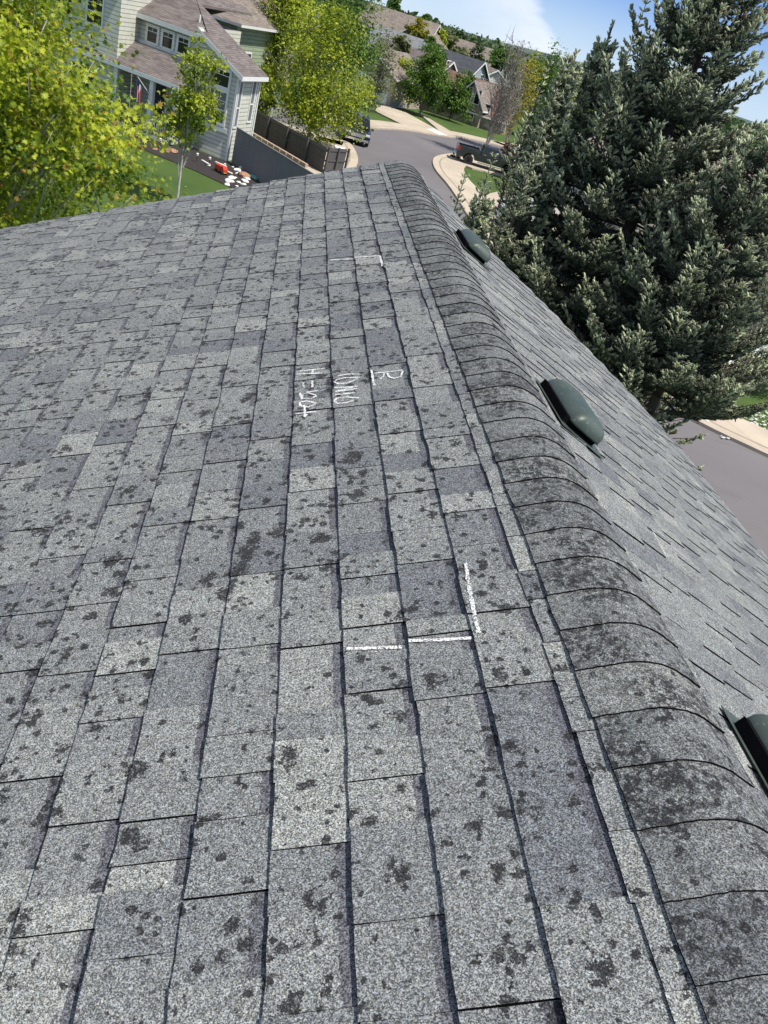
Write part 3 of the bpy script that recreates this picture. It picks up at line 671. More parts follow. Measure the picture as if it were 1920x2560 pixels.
gr.v = [(0, 0, 0)] + [(3000 * math.cos(2 * math.pi * i / n_), 3000 * math.sin(2 * math.pi * i / n_), 0) for i in range(n_)]; gr.f = [(0, i + 1, (i + 1) % n_ + 1) for i in range(n_)]
go = gr.build('ground', M['grass'], fix=False); go['kind'] = 'structure'
X = lambda px, py: gp(px, py)
far_c = smooth([X(700, 262), X(800, 295), X(928, 322), X(960, 324), X(1012, 327), X(1069, 336), X(1126, 345), X(1171, 349), X(1216, 358), X(1262, 369), X(1302, 377), Vector((14, 118, 0)), Vector((40, 165, 0))], 4)
isl = smooth([Vector((36, 175, 0)), Vector((9, 110, 0)), X(1280, 402), X(1210, 396), X(1155, 390), X(1126, 387), X(1099, 391), X(1084, 398), X(1081, 411), X(1091, 432), X(1118, 464), X(1145, 503), X(1169, 543), Vector((1.0, 46, 0)), Vector((3.2, 38, 0)), Vector((5.6, 32, 0)), Vector((7.4, 29.2, 0)), Vector((9.2, 27.4, 0)), Vector((11.5, 26.2, 0)), Vector((15, 24.6, 0)), Vector((20, 21.5, 0)), Vector((45, 5, 0))], 4)
lc = smooth([X(600, 275), X(700, 310), X(790, 338), X(860, 356), X(882, 371), X(894, 410), Vector((-7.4, 48, 0)), Vector((-4.5, 36, 0)), Vector((1.5, 24, 0)), Vector((9, 13, 0)), Vector((24, 0, 0)), Vector((40, -10, 0))], 4)
road_poly = far_c + isl[:] + lc[::-1]
sheet('road', [(p.x, p.y) for p in road_poly], .006, M['asphalt'])
strip('pavement', far_c, 0.0, -2.6, .12, M['concrete'], .13)
strip('pavement', isl, 0.0, -2.5, .12, M['concrete'], .13)
strip('pavement', lc[:], 0.0, 2.5, .12, M['concrete'], .13)
# kerb gutters, a slightly darker line inside each strip
M['gutter_line'] = mat_plain('dirty_gutter_concrete', (0.30, 0.25, 0.19), .9, .2, 2)
strip('kerb', isl, -.50, -.62, .124, M['gutter_line'], .01); strip('kerb', far_c, -.50, -.62, .124, M['gutter_line'], .01); strip('kerb', lc, .50, .62, .124, M['gutter_line'], .01)
q2 = lambda a, b: (600 + a / 2.07375, b / 2.07375)
def px_sheet(name, pix, z, mat, thick=0.0, kind='structure'): return sheet(name, [tuple(gp(*p))[:2] for p in pix], z, mat, kind, thick)
px_sheet('driveway', [q2(705, 552), q2(768, 556), q2(860, 590), q2(1075, 708), q2(965, 690), q2(850, 657), q2(700, 582)], .126, M['concrete'], .12)
px_sheet('driveway', [q2(930, 596), q2(952, 604), q2(1100, 692), q2(1040, 690)], .128, M['concrete'], .12)
px_sheet('driveway', [q2(965, 676), q2(1000, 672), q2(1072, 708), q2(1030, 706)], .132, M['concrete_new'], .12)
px_sheet('driveway', [(1128, 404), (1150, 386), (1225, 400), (1300, 425), (1290, 452), (1230, 436), (1180, 424)], .127, M['concrete'], .12)
px_sheet('driveway', [(1268, 408), (1300, 398), (1330, 425), (1300, 432)], .128, M['concrete_new'], .12)
px_sheet('driveway', [(1170, 500), (1250, 482), (1420, 530), (1500, 600), (1480, 660), (1300, 640)], .128, M['concrete'], .12)
px_sheet('driveway', [(1722, 1036), (1744, 1014), (1778, 1036), (1768, 1064)], .131, M['concrete_new'], .006)
px_sheet('path', [(1812, 904), (1835, 884), (1862, 898), (1898, 925), (1868, 932), (1838, 928)], .05, M['concrete_new'], .05)
px_sheet('gravel_bed', [(1778, 925), (1805, 905), (1836, 930), (1822, 942), (1800, 938)], .04, M['gravel'], .04)
# distant hill line
hm = MB(); npt = 60
for i in range(npt + 1):
    a = R(-75 + 150 * i / npt); hgt = 13 + 10 * math.exp(-((math.degrees(a) - 4) / 7) ** 2) + 3 * math.sin(i * 1.7) + 2 * math.sin(i * .6)
    hgt = 5 + 13 * math.exp(-((math.degrees(a) - 5) / 5) ** 2) + 1.5 * math.sin(i * 1.7)
    for r_, z_ in ((1500, -1), (2000, hgt * .6), (2500, hgt), (2900, 0)): hm.v.append((math.sin(a) * r_, math.cos(a) * r_, z_))
for i in range(npt):
    for j in range(3): b = i * 4 + j; hm.f.append((b, b + 4, b + 5, b + 1))
ho = hm.build('hills', mat_plain('distant_hill_scrub', (0.07, 0.10, 0.08), 1, .4, .01), smooth=True); ho['kind'] = 'structure'

# ================================================================= NEIGHBOURHOOD HOUSES
M['glass'] = NT('window_glass').fin((0.012, 0.014, 0.016), .08, 0, .6)
M['blind'] = mat_plain('window_with_pale_blind', (0.16, 0.165, 0.17), .25, .1, 2)
def mat_tiles(name, ca, cb, pitch=.16):
    m = NT(name); geo = m.N.new('ShaderNodeNewGeometry'); sx = m.N.new('ShaderNodeSeparateXYZ'); m.l(geo.outputs['Position'], sx.inputs[0])
    row = m.math('DIVIDE', sx.outputs[2], pitch * .42); fr = m.math('FRACT', row); v = m.voro(1, m.coord('Object', (2.2, 2.2, 1 / (pitch * .42))))
    sep = m.N.new('ShaderNodeSeparateColor'); m.l(v.outputs['Color'], sep.inputs[0]); n = m.noise(1.2, 4, .6)
    c = m.mix(sep.outputs[0], ca, cb); c = scaled(m, c, m.rng(n, .3, .7, .88, 1.12)); c = m.mix(m.math('MULTIPLY', m.math('LESS_THAN', fr, .22), .55), c, scaled(m, ca, .3)); m.bump(m.rng(fr, 0, 1, 1, 0), .02, .6)
    return m.fin(c, .95)
M['roof_brown'] = mat_tiles('brown_roof_tiles', (0.115, 0.094, 0.088), (0.20, 0.17, 0.158))
M['roof_tan'] = mat_tiles('tan_roof_tiles', (0.16, 0.13, 0.11), (0.26, 0.22, 0.19))
M['roof_grey'] = mat_tiles('pale_grey_roof_tiles', (0.17, 0.18, 0.19), (0.26, 0.27, 0.28))
M['roof_navy'] = mat_tiles('dark_slate_roof_tiles', (0.045, 0.048, 0.06), (0.075, 0.08, 0.09))
M['roof_red'] = mat_tiles('reddish_brown_roof_tiles', (0.13, 0.07, 0.06), (0.20, 0.12, 0.10))
M['sage'] = siding_mat('sage_lap_siding', (0.56, 0.56, 0.47), .20); M['sage2'] = siding_mat('deeper_sage_siding', (0.30, 0.36, 0.24), .22); M['tan_s'] = siding_mat('tan_lap_siding', (0.42, 0.37, 0.30), .22)
M['grey_s'] = siding_mat('grey_lap_siding', (0.36, 0.38, 0.39), .22); M['white_s'] = siding_mat('pale_lap_siding', (0.62, 0.61, 0.57), .25)
def mat_stone():
    m = NT('stone_veneer'); v = m.voro(2.6); sep = m.N.new('ShaderNodeSeparateColor'); m.l(v.outputs['Color'], sep.inputs[0]); c = m.mix(sep.outputs[0], (0.22, 0.16, 0.13), (0.48, 0.40, 0.33))
    c = m.mix(m.rng(m.voro(2.6, feature='DISTANCE_TO_EDGE').outputs['Distance'], 0, .06, .7, 0), c, (0.12, 0.10, 0.09)); return m.fin(c, .9)
M['stone'] = mat_stone()
class Frame:
    """local axes of a house: a along the front wall, b along the side wall, z up; origin at a corner"""
    def __init__(s, o, aa, ab): s.o = Vector((o[0], o[1], 0)); s.a = Vector((math.cos(R(aa)), math.sin(R(aa)), 0)); s.b = Vector((math.cos(R(ab)), math.sin(R(ab)), 0))
    def p(s, a, b, z): return s.a * a + s.b * b + Vector((0, 0, z))
    def root(s, name, label, cat='house', group=None): s.r = empty(name, s.o, 0, label, cat, group); return s.r
    def hexa(s, mb, a0, a1, b0, b1, z0, z1):
        v = [s.p(a, b, z) for z in (z0, z1) for a, b in ((a0, b0), (a1, b0), (a1, b1), (a0, b1))]
        return mb.add(v, [(0, 3, 2, 1), (4, 5, 6, 7), (0, 1, 5, 4), (1, 2, 6, 5), (2, 3, 7, 6), (3, 0, 4, 7)])
    def window(s, face, at_, u0, u1, z0, z1, out=-1, pane='glass', bars=1, midrail=False, fw_=.10):
        """face 'b': wall of constant b (spans a); face 'a': wall of constant a (spans b)"""
        f = MB(); g_ = MB(); o = .05 * out
        def bx_(mb, p0, p1, q0, q1, t0, t1):
            lo, hi = sorted((at_ + t0 * out, at_ + t1 * out))
            if face == 'b': s.hexa(mb, p0, p1, lo, hi, q0, q1)
            else: s.hexa(mb, lo, hi, p0, p1, q0, q1)
        bx_(f, u0 - fw_, u0, z0 - fw_, z1 + fw_, -.01, .05); bx_(f, u1, u1 + fw_, z0 - fw_, z1 + fw_, -.01, .05)
        bx_(f, u0, u1, z1, z1 + fw_, -.01, .048); bx_(f, u0, u1, z0 - fw_, z0, -.01, .052)
        zt = z1 - (z1 - z0) * .28
        if bars:
            bx_(f, u0, u1, zt - .015, zt + .015, .012, .035)
            for k in range(1, bars + 1): u = u0 + (u1 - u0) * k / (bars + 1); bx_(f, u - .012, u + .012, zt + .015, z1, .012, .033)
        if midrail: zm = z0 + (z1 - z0) * .42; bx_(f, u0, u1, zm - .03, zm + .03, .012, .04)
        fo = f.build('window', M['white'], s.r); bx_(g_, u0, u1, z0, z1, -.008, .010); g_.build('pane', M[pane], fo); return fo
    def slab(s, mb, pts, t=.10):
        p = [s.p(*q) for q in pts]; return mb.prism(p, (0, 0, -t))
def box_house(name, label, o, aa, ab, A, B, eave, rise, kind, wall, roof, windows=(), oh=.45, group=None, chim=None, z0=0):
    F = Frame(o, aa, ab); F.root(name, label, 'house', group); w = MB(); s = MB(); tr = MB(); t = .12
    if kind == 'hip':
        F.hexa(w, 0, A, 0, B, z0, eave); m_ = min(A, B) / 2 + oh
        k0 = [(-oh, -oh), (A + oh, -oh), (A + oh, B + oh), (-oh, B + oh)]
        if A >= B: r0_, r1_ = (-oh + m_, B / 2), (A + oh - m_, B / 2)
        else: r0_, r1_ = (A / 2, -oh + m_), (A / 2, B + oh - m_)
        P_ = [F.p(a, b, eave) for a, b in k0] + [F.p(*r0_, eave + rise), F.p(*r1_, eave + rise)]
        fs = [(0, 1, 5, 4), (1, 2, 5), (2, 3, 4, 5), (3, 0, 4)] if A >= B else [(0, 1, 4), (1, 2, 5, 4), (2, 3, 5), (3, 0, 4, 5)]
        s.add(P_, fs + [(3, 2, 1, 0)]); F.hexa(tr, -oh, A + oh, -oh, B + oh, eave - .16, eave - .004)
    else:
        if kind == 'gable_a':           # ridge along a, slopes face +-b
            prof = [(0, 0, z0), (0, B, z0), (0, B, eave), (0, B / 2, eave + rise - .1), (0, 0, eave)]; w.prism([F.p(*q) for q in prof], F.a * A)
            sl = rise / (B / 2); zo = eave - sl * oh
            for e_, in ((0,), (1,)):
                b0, bm_ = (-oh, B / 2) if e_ == 0 else (B + oh, B / 2)
                F.slab(s, [(-oh, b0, zo + t), (A + oh, b0, zo + t), (A + oh, bm_, eave + rise + t), (-oh, bm_, eave + rise + t)], .10)
                for aa_ in (-oh - .03, A + oh + .003): tr.prism([F.p(aa_, b0, zo + t + .004), F.p(aa_, bm_, eave + rise + t + .004), F.p(aa_, bm_, eave + rise + t - .2), F.p(aa_, b0, zo + t - .2)], F.a * .027)
                F.hexa(tr, -oh, A + oh, *( (b0 - .03, b0 - .003) if e_ == 0 else (b0 + .003, b0 + .03)), zo - .06, zo + t - .01)
        else:
            prof = [(0, 0, z0), (A, 0, z0), (A, 0, eave), (A / 2, 0, eave + rise - .1), (0, 0, eave)]; w.prism([F.p(*q) for q in prof], F.b * B)
            sl = rise / (A / 2); zo = eave - sl * oh
            for e_ in (0, 1):
                a0, am = (-oh, A / 2) if e_ == 0 else (A + oh, A / 2)
                F.slab(s, [(a0, -oh, zo + t), (a0, B + oh, zo + t), (am, B + oh, eave + rise + t), (am, -oh, eave + rise + t)], .10)
                for bb_ in (-oh - .03, B + oh + .003): tr.prism([F.p(a0, bb_, zo + t + .004), F.p(am, bb_, eave + rise + t + .004), F.p(am, bb_, eave + rise + t - .2), F.p(a0, bb_, zo + t - .2)], F.b * .027)
                F.hexa(tr, *( (a0 - .03, a0 - .003) if e_ == 0 else (a0 + .003, a0 + .03)), -oh, B + oh, zo - .06, zo + t - .01)
    w.build('wall', M[wall], F.r); ro = s.build('roof', M[roof], F.r); tr.build('fascia', M['white'], F.r)
    if chim: c = MB(); F.hexa(c, chim[0], chim[0] + .8, chim[1], chim[1] + .6, eave, eave + rise + .9); c.build('chimney', M['stone'], ro)
    for wd in windows: F.window(*wd)
    return F

# ---- House A: the sage green house across the lawn
A_ = Frame((-13.5, 45.6), 160, 82); A_.root('sage_green_house', 'sage green lap sided house with white trimmed windows, porch and brown roof across the lawn')
w = MB()
EA, SL = 4.30, .447
w.prism([A_.p(0, 0, 0), A_.p(3.0, 0, 0), A_.p(3.0, 0, EA + SL * 3.0), A_.p(0, 0, EA)], A_.b * 2.5)
A_.hexa(w, 3.0, 7.0, .45, 2.5, 0, 5.20); A_.hexa(w, 5.0, 12.5, 2.5, 9, 0, 5.4)
A_.hexa(w, 7.0, 12.5, -1.5, 2.5, 0, 6.9)
A_.hexa(w, 2.95, 12.4, -1.6, .44, 0, .22)
w.build('wall', M['sage'], A_.r)
rf = MB(); zr = lambda a: EA + .12 + SL * a
A_.slab(rf, [(a, b, zr(a)) for a, b in ((-.4, -.4), (2.5, -.4), (2.5, .35), (2.75, .55), (5.35, 3.25), (5.2, 9.3), (4.6, 9.3), (4.6, 2.8), (-.4, 2.8))], .12)
A_.slab(rf, [(2.35, .02, 5.36), (7.0, .02, 5.36), (7.0, 3.1, 6.72), (5.2, 3.1, 6.72)], .12)
A_.slab(rf, [(5.2, 2.9, zr(5.2)), (9.8, 2.9, zr(0.6) + .3), (9.8, 9.3, zr(.6) + .3), (5.2, 9.3, zr(5.2))], .12)
A_.slab(rf, [(6.6, -1.9, 6.95), (6.6, 3, 6.95), (9.7, 3, 8.4), (9.7, -1.9, 8.4)], .12); A_.slab(rf, [(12.9, -1.9, 6.95), (12.9, 3, 6.95), (9.7, 3, 8.4), (9.7, -1.9, 8.4)], .12)
ro = rf.build('roof', M['roof_brown'], A_.r)
vp = MB(); vp.tube([A_.p(3.5, 1.0, 5.7), A_.p(3.5, 1.0, 6.12)], .05, 8); vp.build('vent_pipe', M['white'], ro)
pr = MB()                                     # porch roof with a hipped right end
pts = [A_.p(2.6, -1.75, 2.95), A_.p(12.6, -1.75, 2.95), A_.p(12.6, .0, 3.95), A_.p(4.6, .0, 3.95), A_.p(2.6, -.02, 2.95)]
low = [q - Vector((0, 0, .14)) for q in (pts[0], pts[1], pts[2], pts[4])]
pr.add(pts + low, [(0, 1, 2, 3), (0, 3, 4), (0, 4, 8, 5), (1, 0, 5, 6), (2, 1, 6, 7), (5, 6, 7, 8), (3, 2, 7, 8, 4)])
pr.build('porch_roof', M['roof_brown'], A_.r)
tr = MB()
tr.prism([A_.p(-.42, -.43, zr(-.42) - .01), A_.p(2.5, -.43, zr(2.5) - .01), A_.p(2.5, -.43, zr(2.5) - .24), A_.p(-.42, -.43, zr(-.42) - .24)], A_.b * .027)
A_.hexa(tr, -.44, -.405, -.4, 2.8, zr(-.4) - .22, zr(-.4) - .02); A_.hexa(tr, 2.35, 7.0, -.02, .015, 5.12, 5.34)
A_.hexa(tr, 2.6, 12.6, -1.79, -1.755, 2.74, 2.94); A_.hexa(tr, 3.0, 7.0, .40, .445, 3.98, 4.10)
A_.hexa(tr, -.04, -.005, 2.46, 2.56, .2, 4.1); A_.hexa(tr, -.03, -.003, -.03, .06, .0, 4.1); A_.hexa(tr, 0, .09, -.03, -.003, 0, 4.1)
A_.hexa(tr, .25, 2.2, -.045, -.004, 1.30, 1.52)
tr.build('trim', M['white'], A_.r)
so_ = MB()
for (a0, a1) in ((5.75, 6.45), (4.7, 5.4), (3.65, 4.35)): A_.window('b', .45, a0 + .03, a1 - .03, 4.18, 4.86, -1, 'glass', 1, False, .14)
A_.window('b', 0, .58, 1.75, 3.42, 4.12, -1, 'glass', 2, False, .13)
A_.window('b', 0, .58, 1.75, 1.70, 3.16, -1, 'blind', 2, True, .13)
A_.window('a', 0, .20, .50, 1.72, 3.88, -1, 'blind', 0, True, .08); A_.window('a', 0, 1.78, 2.14, 1.95, 3.95, -1, 'blind', 0, True, .08)
A_.window('b', -1.5, 8.2, 9.2, 4.3, 5.6, -1, 'glass', 2, True); A_.window('b', -1.5, 10.3, 11.3, 4.3, 5.6, -1, 'glass', 2, True); A_.window('b', -1.5, 8.4, 10.2, .9, 2.2, -1, 'glass', 2, True)
dr = MB(); A_.hexa(dr, 4.8, 5.75, .40, .444, .24, 2.35); dr.build('door', M['roof_navy'], A_.r)
for a in (2.85, 4.45, 6.9, 9.6, 12.3):
    c = MB(); A_.hexa(c, a - .13, a + .13, -1.62, -1.36, .22, 2.80); A_.hexa(c, a - .17, a + .17, -1.66, -1.32, .22, .36); c.build('column', M['white'], A_.r)
for a0, a1 in ((3.0, 4.3), (7.05, 9.45), (9.75, 12.15)):
    rl = MB(); A_.hexa(rl, a0, a1, -1.53, -1.45, 1.02, 1.09); A_.hexa(rl, a0, a1, -1.52, -1.46, .34, .39); n = int((a1 - a0) / .14)
    for i in range(n): a = a0 + .07 + i * .14; A_.hexa(rl, a - .02, a + .02, -1.51, -1.47, .39, 1.02)
    rl.build('railing', M['white'], A_.r)
dsp = MB(); dsp.tube([A_.p(-.25, 2.62, 4.2), A_.p(-.08, 2.62, 3.9), A_.p(-.08, 2.62, .2)], .04, 6); dsp.build('downspout', M['white'], A_.r)
# flag hanging from the porch column
fl = empty('flag', A_.o + A_.p(4.75, -1.9, 0), 0, 'red and white striped flag with blue canton hanging by the porch column', 'flag')
pl = MB(); pl.tube([A_.p(-.3, .3, 2.0), A_.p(.3, -.25, 2.75)], .014, 6); pl.build('pole', M['white'], fl)
M['flag_red'] = mat_plain('flag_red', (0.45, 0.03, 0.05), .8, .1); M['flag_blue'] = mat_plain('flag_blue', (0.03, 0.05, 0.22), .8, .1)
fr_, fw2, fb_ = MB(), MB(), MB()
def fcloth(i, j): x_ = .28 - .03 * i * .9; return A_.p(x_ + .10 * math.sin(i * 1.1 + j * .3) * .3, -.25 + .05 * math.sin(i * .9), 2.68 - .10 * j + -.035 * i)
for i in range(13):
    for j in range(9):
        q = [fcloth(i, j), fcloth(i + 1, j), fcloth(i + 1, j + 1), fcloth(i, j + 1)]
        (fb_ if (j < 3 and i < 7) else (fr_ if i % 2 == 0 else fw2)).add(q, [(0, 1, 2, 3)])
fr_.build('red_stripes', M['flag_red'], fl, fix=False); fw2.build('white_stripes', M['white'], fl, fix=False); fb_.build('canton', M['flag_blue'], fl, fix=False)

# ---- other houses
c_ = at(590, 95, 61)
box_house('brown_roof_house', 'green sided house with hipped brown grey roof right behind the sage house', (c_.x, c_.y), 160, 82, 11, 9, at(600, 58, 61).z, 2.6, 'hip', 'sage2', 'roof_tan', [('a', 0, 1.5, 2.6, 2.6, 4.0, -1), ('a', 0, 5, 6.1, 2.6, 4.0, -1)], .6)
c_ = at(640, 60, 84)
box_house('reddish_roof_house', 'house with reddish brown roof half hidden by the yellow green trees', (c_.x, c_.y), 165, 78, 14, 9, at(640, 60, 84).z, 3.2, 'hip', 'tan_s', 'roof_red', [], .6)
def far_house(name, label, px, py, dist, L_, dp, yaw, rise, wall, roof, windows=(), group='distant houses beyond the street', kind='gable_a', chim=None):
    c = at(px, py, dist); ax = Vector((math.cos(R(yaw)), math.sin(R(yaw)), 0)); ay = Vector((-ax.y, ax.x, 0)); o = c - ax * L_ / 2 - ay * dp / 2
    return box_house(name, label, (o.x, o.y), yaw, yaw + 90, L_, dp, c.z - rise, rise, kind, wall, roof, windows, .4, group, chim)
far_house('gabled_house', 'brown roofed two storey house highest on the skyline, left of the gold tree', 1012, 36, 150, 11, 9, -8, 2.9, 'grey_s', 'roof_tan', [('b', 0, 2, 3.2, 4.4, 5.6, -1), ('a', 11, 3, 4.2, 3.4, 4.8, 1)])
far_house('gabled_house', 'narrow grey gabled wing under the skyline, right of the gold tree', 1066, 62, 146, 7, 6, 82, 2.2, 'tan_s', 'roof_tan', [('a', 0, 2.2, 3.2, 3.0, 4.4, -1)])
far_house('grey_roof_house', 'house with pale grey roof beside the dark slate roofed one', 1018, 88, 122, 9, 8, 150, 2.6, 'grey_s', 'roof_grey', [])
far_house('slate_roof_house', 'long dark slate roofed house with white windowed gable end', 1086, 116, 128, 15, 8, -22, 2.6, 'grey_s', 'roof_navy', [('a', 15, 1.8, 2.8, 3.4, 4.6, 1), ('a', 15, 4.6, 5.6, 3.4, 4.6, 1)])
far_house('tan_roof_house', 'tan roofed house farthest along the skyline ridge, left of the dark pine', 1135, 94, 185, 16, 10, -10, 3, 'tan_s', 'roof_tan', [('b', 0, 3, 4.2, 3.4, 4.8, -1), ('b', 0, 10, 11.2, 3.4, 4.8, -1)])
far_house('tan_roof_house', 'tan roofed house on the skyline just right of the dark pine', 1192, 124, 175, 11, 9, -10, 3, 'white_s', 'roof_tan', [('b', 0, 2, 3.4, 2.6, 4, -1), ('b', 0, 7, 8.4, 2.6, 4, -1)])
far_house('pale_house', 'small pale blue white house with tan roof behind the grey bare tree', 1222, 168, 150, 6.5, 7, -62, 2.2, 'white_s', 'roof_tan', [('b', 0, 2, 3.2, 2.4, 3.6, -1)])
far_house('red_roof_house', 'house with low reddish roof on the skyline above the gold tree by the street', 1278, 158, 210, 16, 9, -10, 3, 'tan_s', 'roof_red', [])
# stone fronted house by the bare tree
S_ = far_house('stone_front_house', 'stone fronted house with reddish brown roof and pale gable, left of the bare tree', 1180, 194, 112, 12, 10, -6, 3.0, 'stone', 'roof_red', [('b', 0, 8.6, 9.8, 1.2, 2.6, -1)], None)
far_house('stone_gable_house', 'pale gabled stone cottage directly behind the bare tree', 1228, 212, 110, 7, 3.6, 62, 2.2, 'stone', 'roof_tan', [('a', 0, .7, 1.4, 2.3, 3.7, -1), ('a', 0, 1.9, 2.6, 2.3, 3.7, -1), ('a', 0, .9, 2.5, .5, 1.5, -1)], None)
# driveway house with white garage door
o_ = gp(971, 268); D_ = box_house('garage_front_house', 'tan house with white garage door at the top of the pale driveway', (o_.x, o_.y), 168, 72, 6.4, 8, 3.0, 2.0, 'gable_b', 'tan_s', 'roof_tan', [], .5)
gd = MB(); D_.hexa(gd, .5, 5.4, -.06, -.003, .12, 2.5); D_.hexa(gd, .35, .5, -.08, -.003, .1, 2.65); D_.hexa(gd, .5, 5.4, -.08, -.003, 2.5, 2.65); gdo = gd.build('garage_door', M['white'], D_.r)
far_house('brown_gable_house', 'brown roofed house behind the round maple', 1042, 126, 116, 10, 9, -24, 2.8, 'tan_s', 'roof_brown', [('a', 10, 3.5, 4.6, 4.2, 5.4, 1)], None)
# grey garage on the right, mostly behind the spruces
o_ = gp(1279, 455); box_house('grey_garage', 'pale grey lap sided garage between the pickup and the spruces', (o_.x, o_.y), -18, 76, 7.5, 9, 2.6, 2.1, 'gable_b', 'white_s', 'roof_tan', [], .5)
box_house('brown_street_house', 'tan house with brown roof glimpsed through the spruces', (9.5, 60), 8, 98, 12, 9, 4.6, 2.8, 'hip', 'tan_s', 'roof_tan', [('b', 0, 2, 3.4, 2.4, 3.8, -1), ('b', 0, 8, 9.4, 2.4, 3.8, -1)])
# porch of the house at the right edge of the picture
o_ = gp(1930, 915); box_house('porch_house', 'tan house with white lattice porch rail at the right edge beyond the street', (o_.x - .2, o_.y + 2.6), 6, 96, 9, 7, 3.0, 2.3, 'hip', 'tan_s', 'roof_brown', [('b', 0, 1.5, 2.9, 1, 2.2, -1)], .8)
pr0, pr1 = gp(1872, 903), gp(1932, 885); dv = (pr1 - pr0); Lr = dv.length; dv.normalize(); rl = MB()
rt_e = empty('porch_railing', pr0, 0, 'white porch railing with crossed lattice panels beside the pale path', 'railing')
for k in range(4):
    p = dv * (Lr * k / 3); MB().obox(p + Vector((0, 0, .55)), (1, 0, 0), (0, 1, 0), (0, 0, 1), .06, .06, .55).build('post', M['white'], rt_e)
rl = MB(); rl.tube([Vector((0, 0, 1.0)), dv * Lr + Vector((0, 0, 1.0))], .05, 4); rl.tube([Vector((0, 0, .15)), dv * Lr + Vector((0, 0, .15))], .04, 4); rl.build('rail', M['white'], rt_e)
rl = MB()
for k in range(3):
    a, b = dv * (Lr * k / 3), dv * (Lr * (k + 1) / 3); rl.tube([a + Vector((0, 0, .15)), b + Vector((0, 0, 1))], .035, 4); rl.tube([a + Vector((0, 0, 1)), b + Vector((0, 0, .15))], .035, 4)
rl.build('lattice', M['white'], rt_e)

# ================================================================= FENCES, BED, YARD THINGS
M['fence_grey'] = mat_plain('weathered_grey_boards', (0.15, 0.152, 0.155), .85, .12, 2.5); M['fence_dark'] = mat_plain('dark_grey_brown_boards', (0.085, 0.08, 0.078), .85, .15, 3)
def fence(name, label, p0, p1, h, mat, rails_side=0, step=.145, posts=2.4, z0=0.0):
    p0, p1 = Vector((p0[0], p0[1], z0)), Vector((p1[0], p1[1], z0)); dv = (p1 - p0); L_ = dv.length; dv.normalize(); nn = Vector((-dv.y, dv.x, 0)); root = empty(name, p0, 0, label, 'fence'); n = int(L_ / step)
    b = MB()
    for i in range(n): b.obox(dv * (step * (i + .5)) + nn * random.gauss(0, .003) + Vector((0, 0, h / 2 + random.gauss(0, .006))), dv, nn, (0, 0, 1), step * .485, .011, h / 2)
    b.build('boards', M[mat], root)
    if rails_side:
        r_ = MB()
        for z in (.25, h * .55, h - .12): r_.obox(dv * (L_ / 2) + nn * rails_side * .034 + Vector((0, 0, z)), dv, nn, (0, 0, 1), L_ / 2, .02, .045)
        r_.build('rail', M[mat], root)
        for i in range(int(L_ / posts) + 1):
            MB().obox(dv * min(L_, i * posts) + nn * rails_side * .105 + Vector((0, 0, h / 2 + .03)), dv, nn, (0, 0, 1), .05, .05, h / 2 + .03).build('post', M[mat], root)
    else: MB().obox(dv * (L_ / 2) + Vector((0, 0, h + .015)), dv, nn, (0, 0, 1), L_ / 2, .05, .014).build('cap_rail', M[mat], root)
    return root
fence('board_fence', 'plain weathered grey board fence running from the sage house corner towards the roof', (-13.25, 45.75), (-7.2, 39.3), 1.75, 'fence_grey')
fence('rail_fence', 'dark board fence with posts and rails showing, beyond the terraced strip', (-15.6, 56.6), (-9.15, 50.0), 1.45, 'fence_dark', -1)
fence('fence_gate', 'dark end panel of the rail fence, set square to it near the white cabinet', (-9.15, 50.0), (-8.3, 51.6), 1.5, 'fence_dark', -1, posts=.9)
M['timber'] = mat_plain('pinkish_landscape_block', (0.42, 0.30, 0.24), .85, .2, 5)
for i in range(9):
    t = i / 8; p = Vector((-14.7, 54.7, 0)).lerp(Vector((-10.4, 50.3, 0)), t); o = MB().box(-.34, .34, -.10, .10, 0, .32).build('retaining_block', M['timber'], bevel=.015); o.location = p; o.rotation_euler = (0, 0, R(-46))
    tag(o, 'pinkish edging block of the terrace between the fences, ' + ('touching the sage house end', 'second from the sage house', 'third from the sage house', 'fourth from the sage house', 'in the middle of the row', 'fourth from the roof edge', 'third from the roof edge', 'second from the roof edge', 'nearest the dark gate panel')[i], 'edging block', 'edging blocks of the terrace')
cb = empty('utility_cabinet', (-8.85, 52.0, 0), R(20), 'white metal utility cabinet standing past the end of the dark fence', 'cabinet')
MB().box(-.28, .28, -.24, .24, .06, 1.35).build('body', M['white'], cb, bevel=.02); MB().box(-.31, .31, -.27, .27, 1.352, 1.42).build('lid', M['white'], cb, bevel=.01); MB().box(-.33, .33, -.29, .29, 0, .06).build('base', M['concrete'], cb)
sheet('mulch_bed', [(-17.3, 42.5), (-16.0, 42.0), (-13.6, 41.2), (-11.3, 40.0), (-9.2, 38.9), (-7.4, 39.2), (-10.3, 42.5), (-13.2, 45.4), (-13.6, 45.5), (-16.2, 46.2), (-18.5, 44.6)], .03, M['mulch'])
M['rock_w'] = mat_plain('white_stone', (0.70, 0.68, 0.64), .8, .15, 6); M['rock_t'] = mat_plain('terracotta_stone', (0.40, 0.21, 0.13), .85, .2, 6)
def rock(pos, s, mat, name, label, group, seed):
    rs = np.random.default_rng(seed); me = bpy.data.meshes.new(name); bm = bmesh.new(); bmesh.ops.create_icosphere(bm, subdivisions=2, radius=1)
    for v in bm.verts: k = 1 + rs.normal(0, .12); v.co = Vector((v.co.x * s * 1.3 * k, v.co.y * s * k, max(-.05, v.co.z * s * .6 * k + s * .3)))
    bm.to_mesh(me); bm.free(); o = link(name, me, mat); o.location = pos; o.rotation_euler = (0, 0, rs.uniform(0, 6)); return tag(o, label, 'rock', group)
zz35 = lambda a, b: (350 + a / 3.016, 200 + b / 3.016)
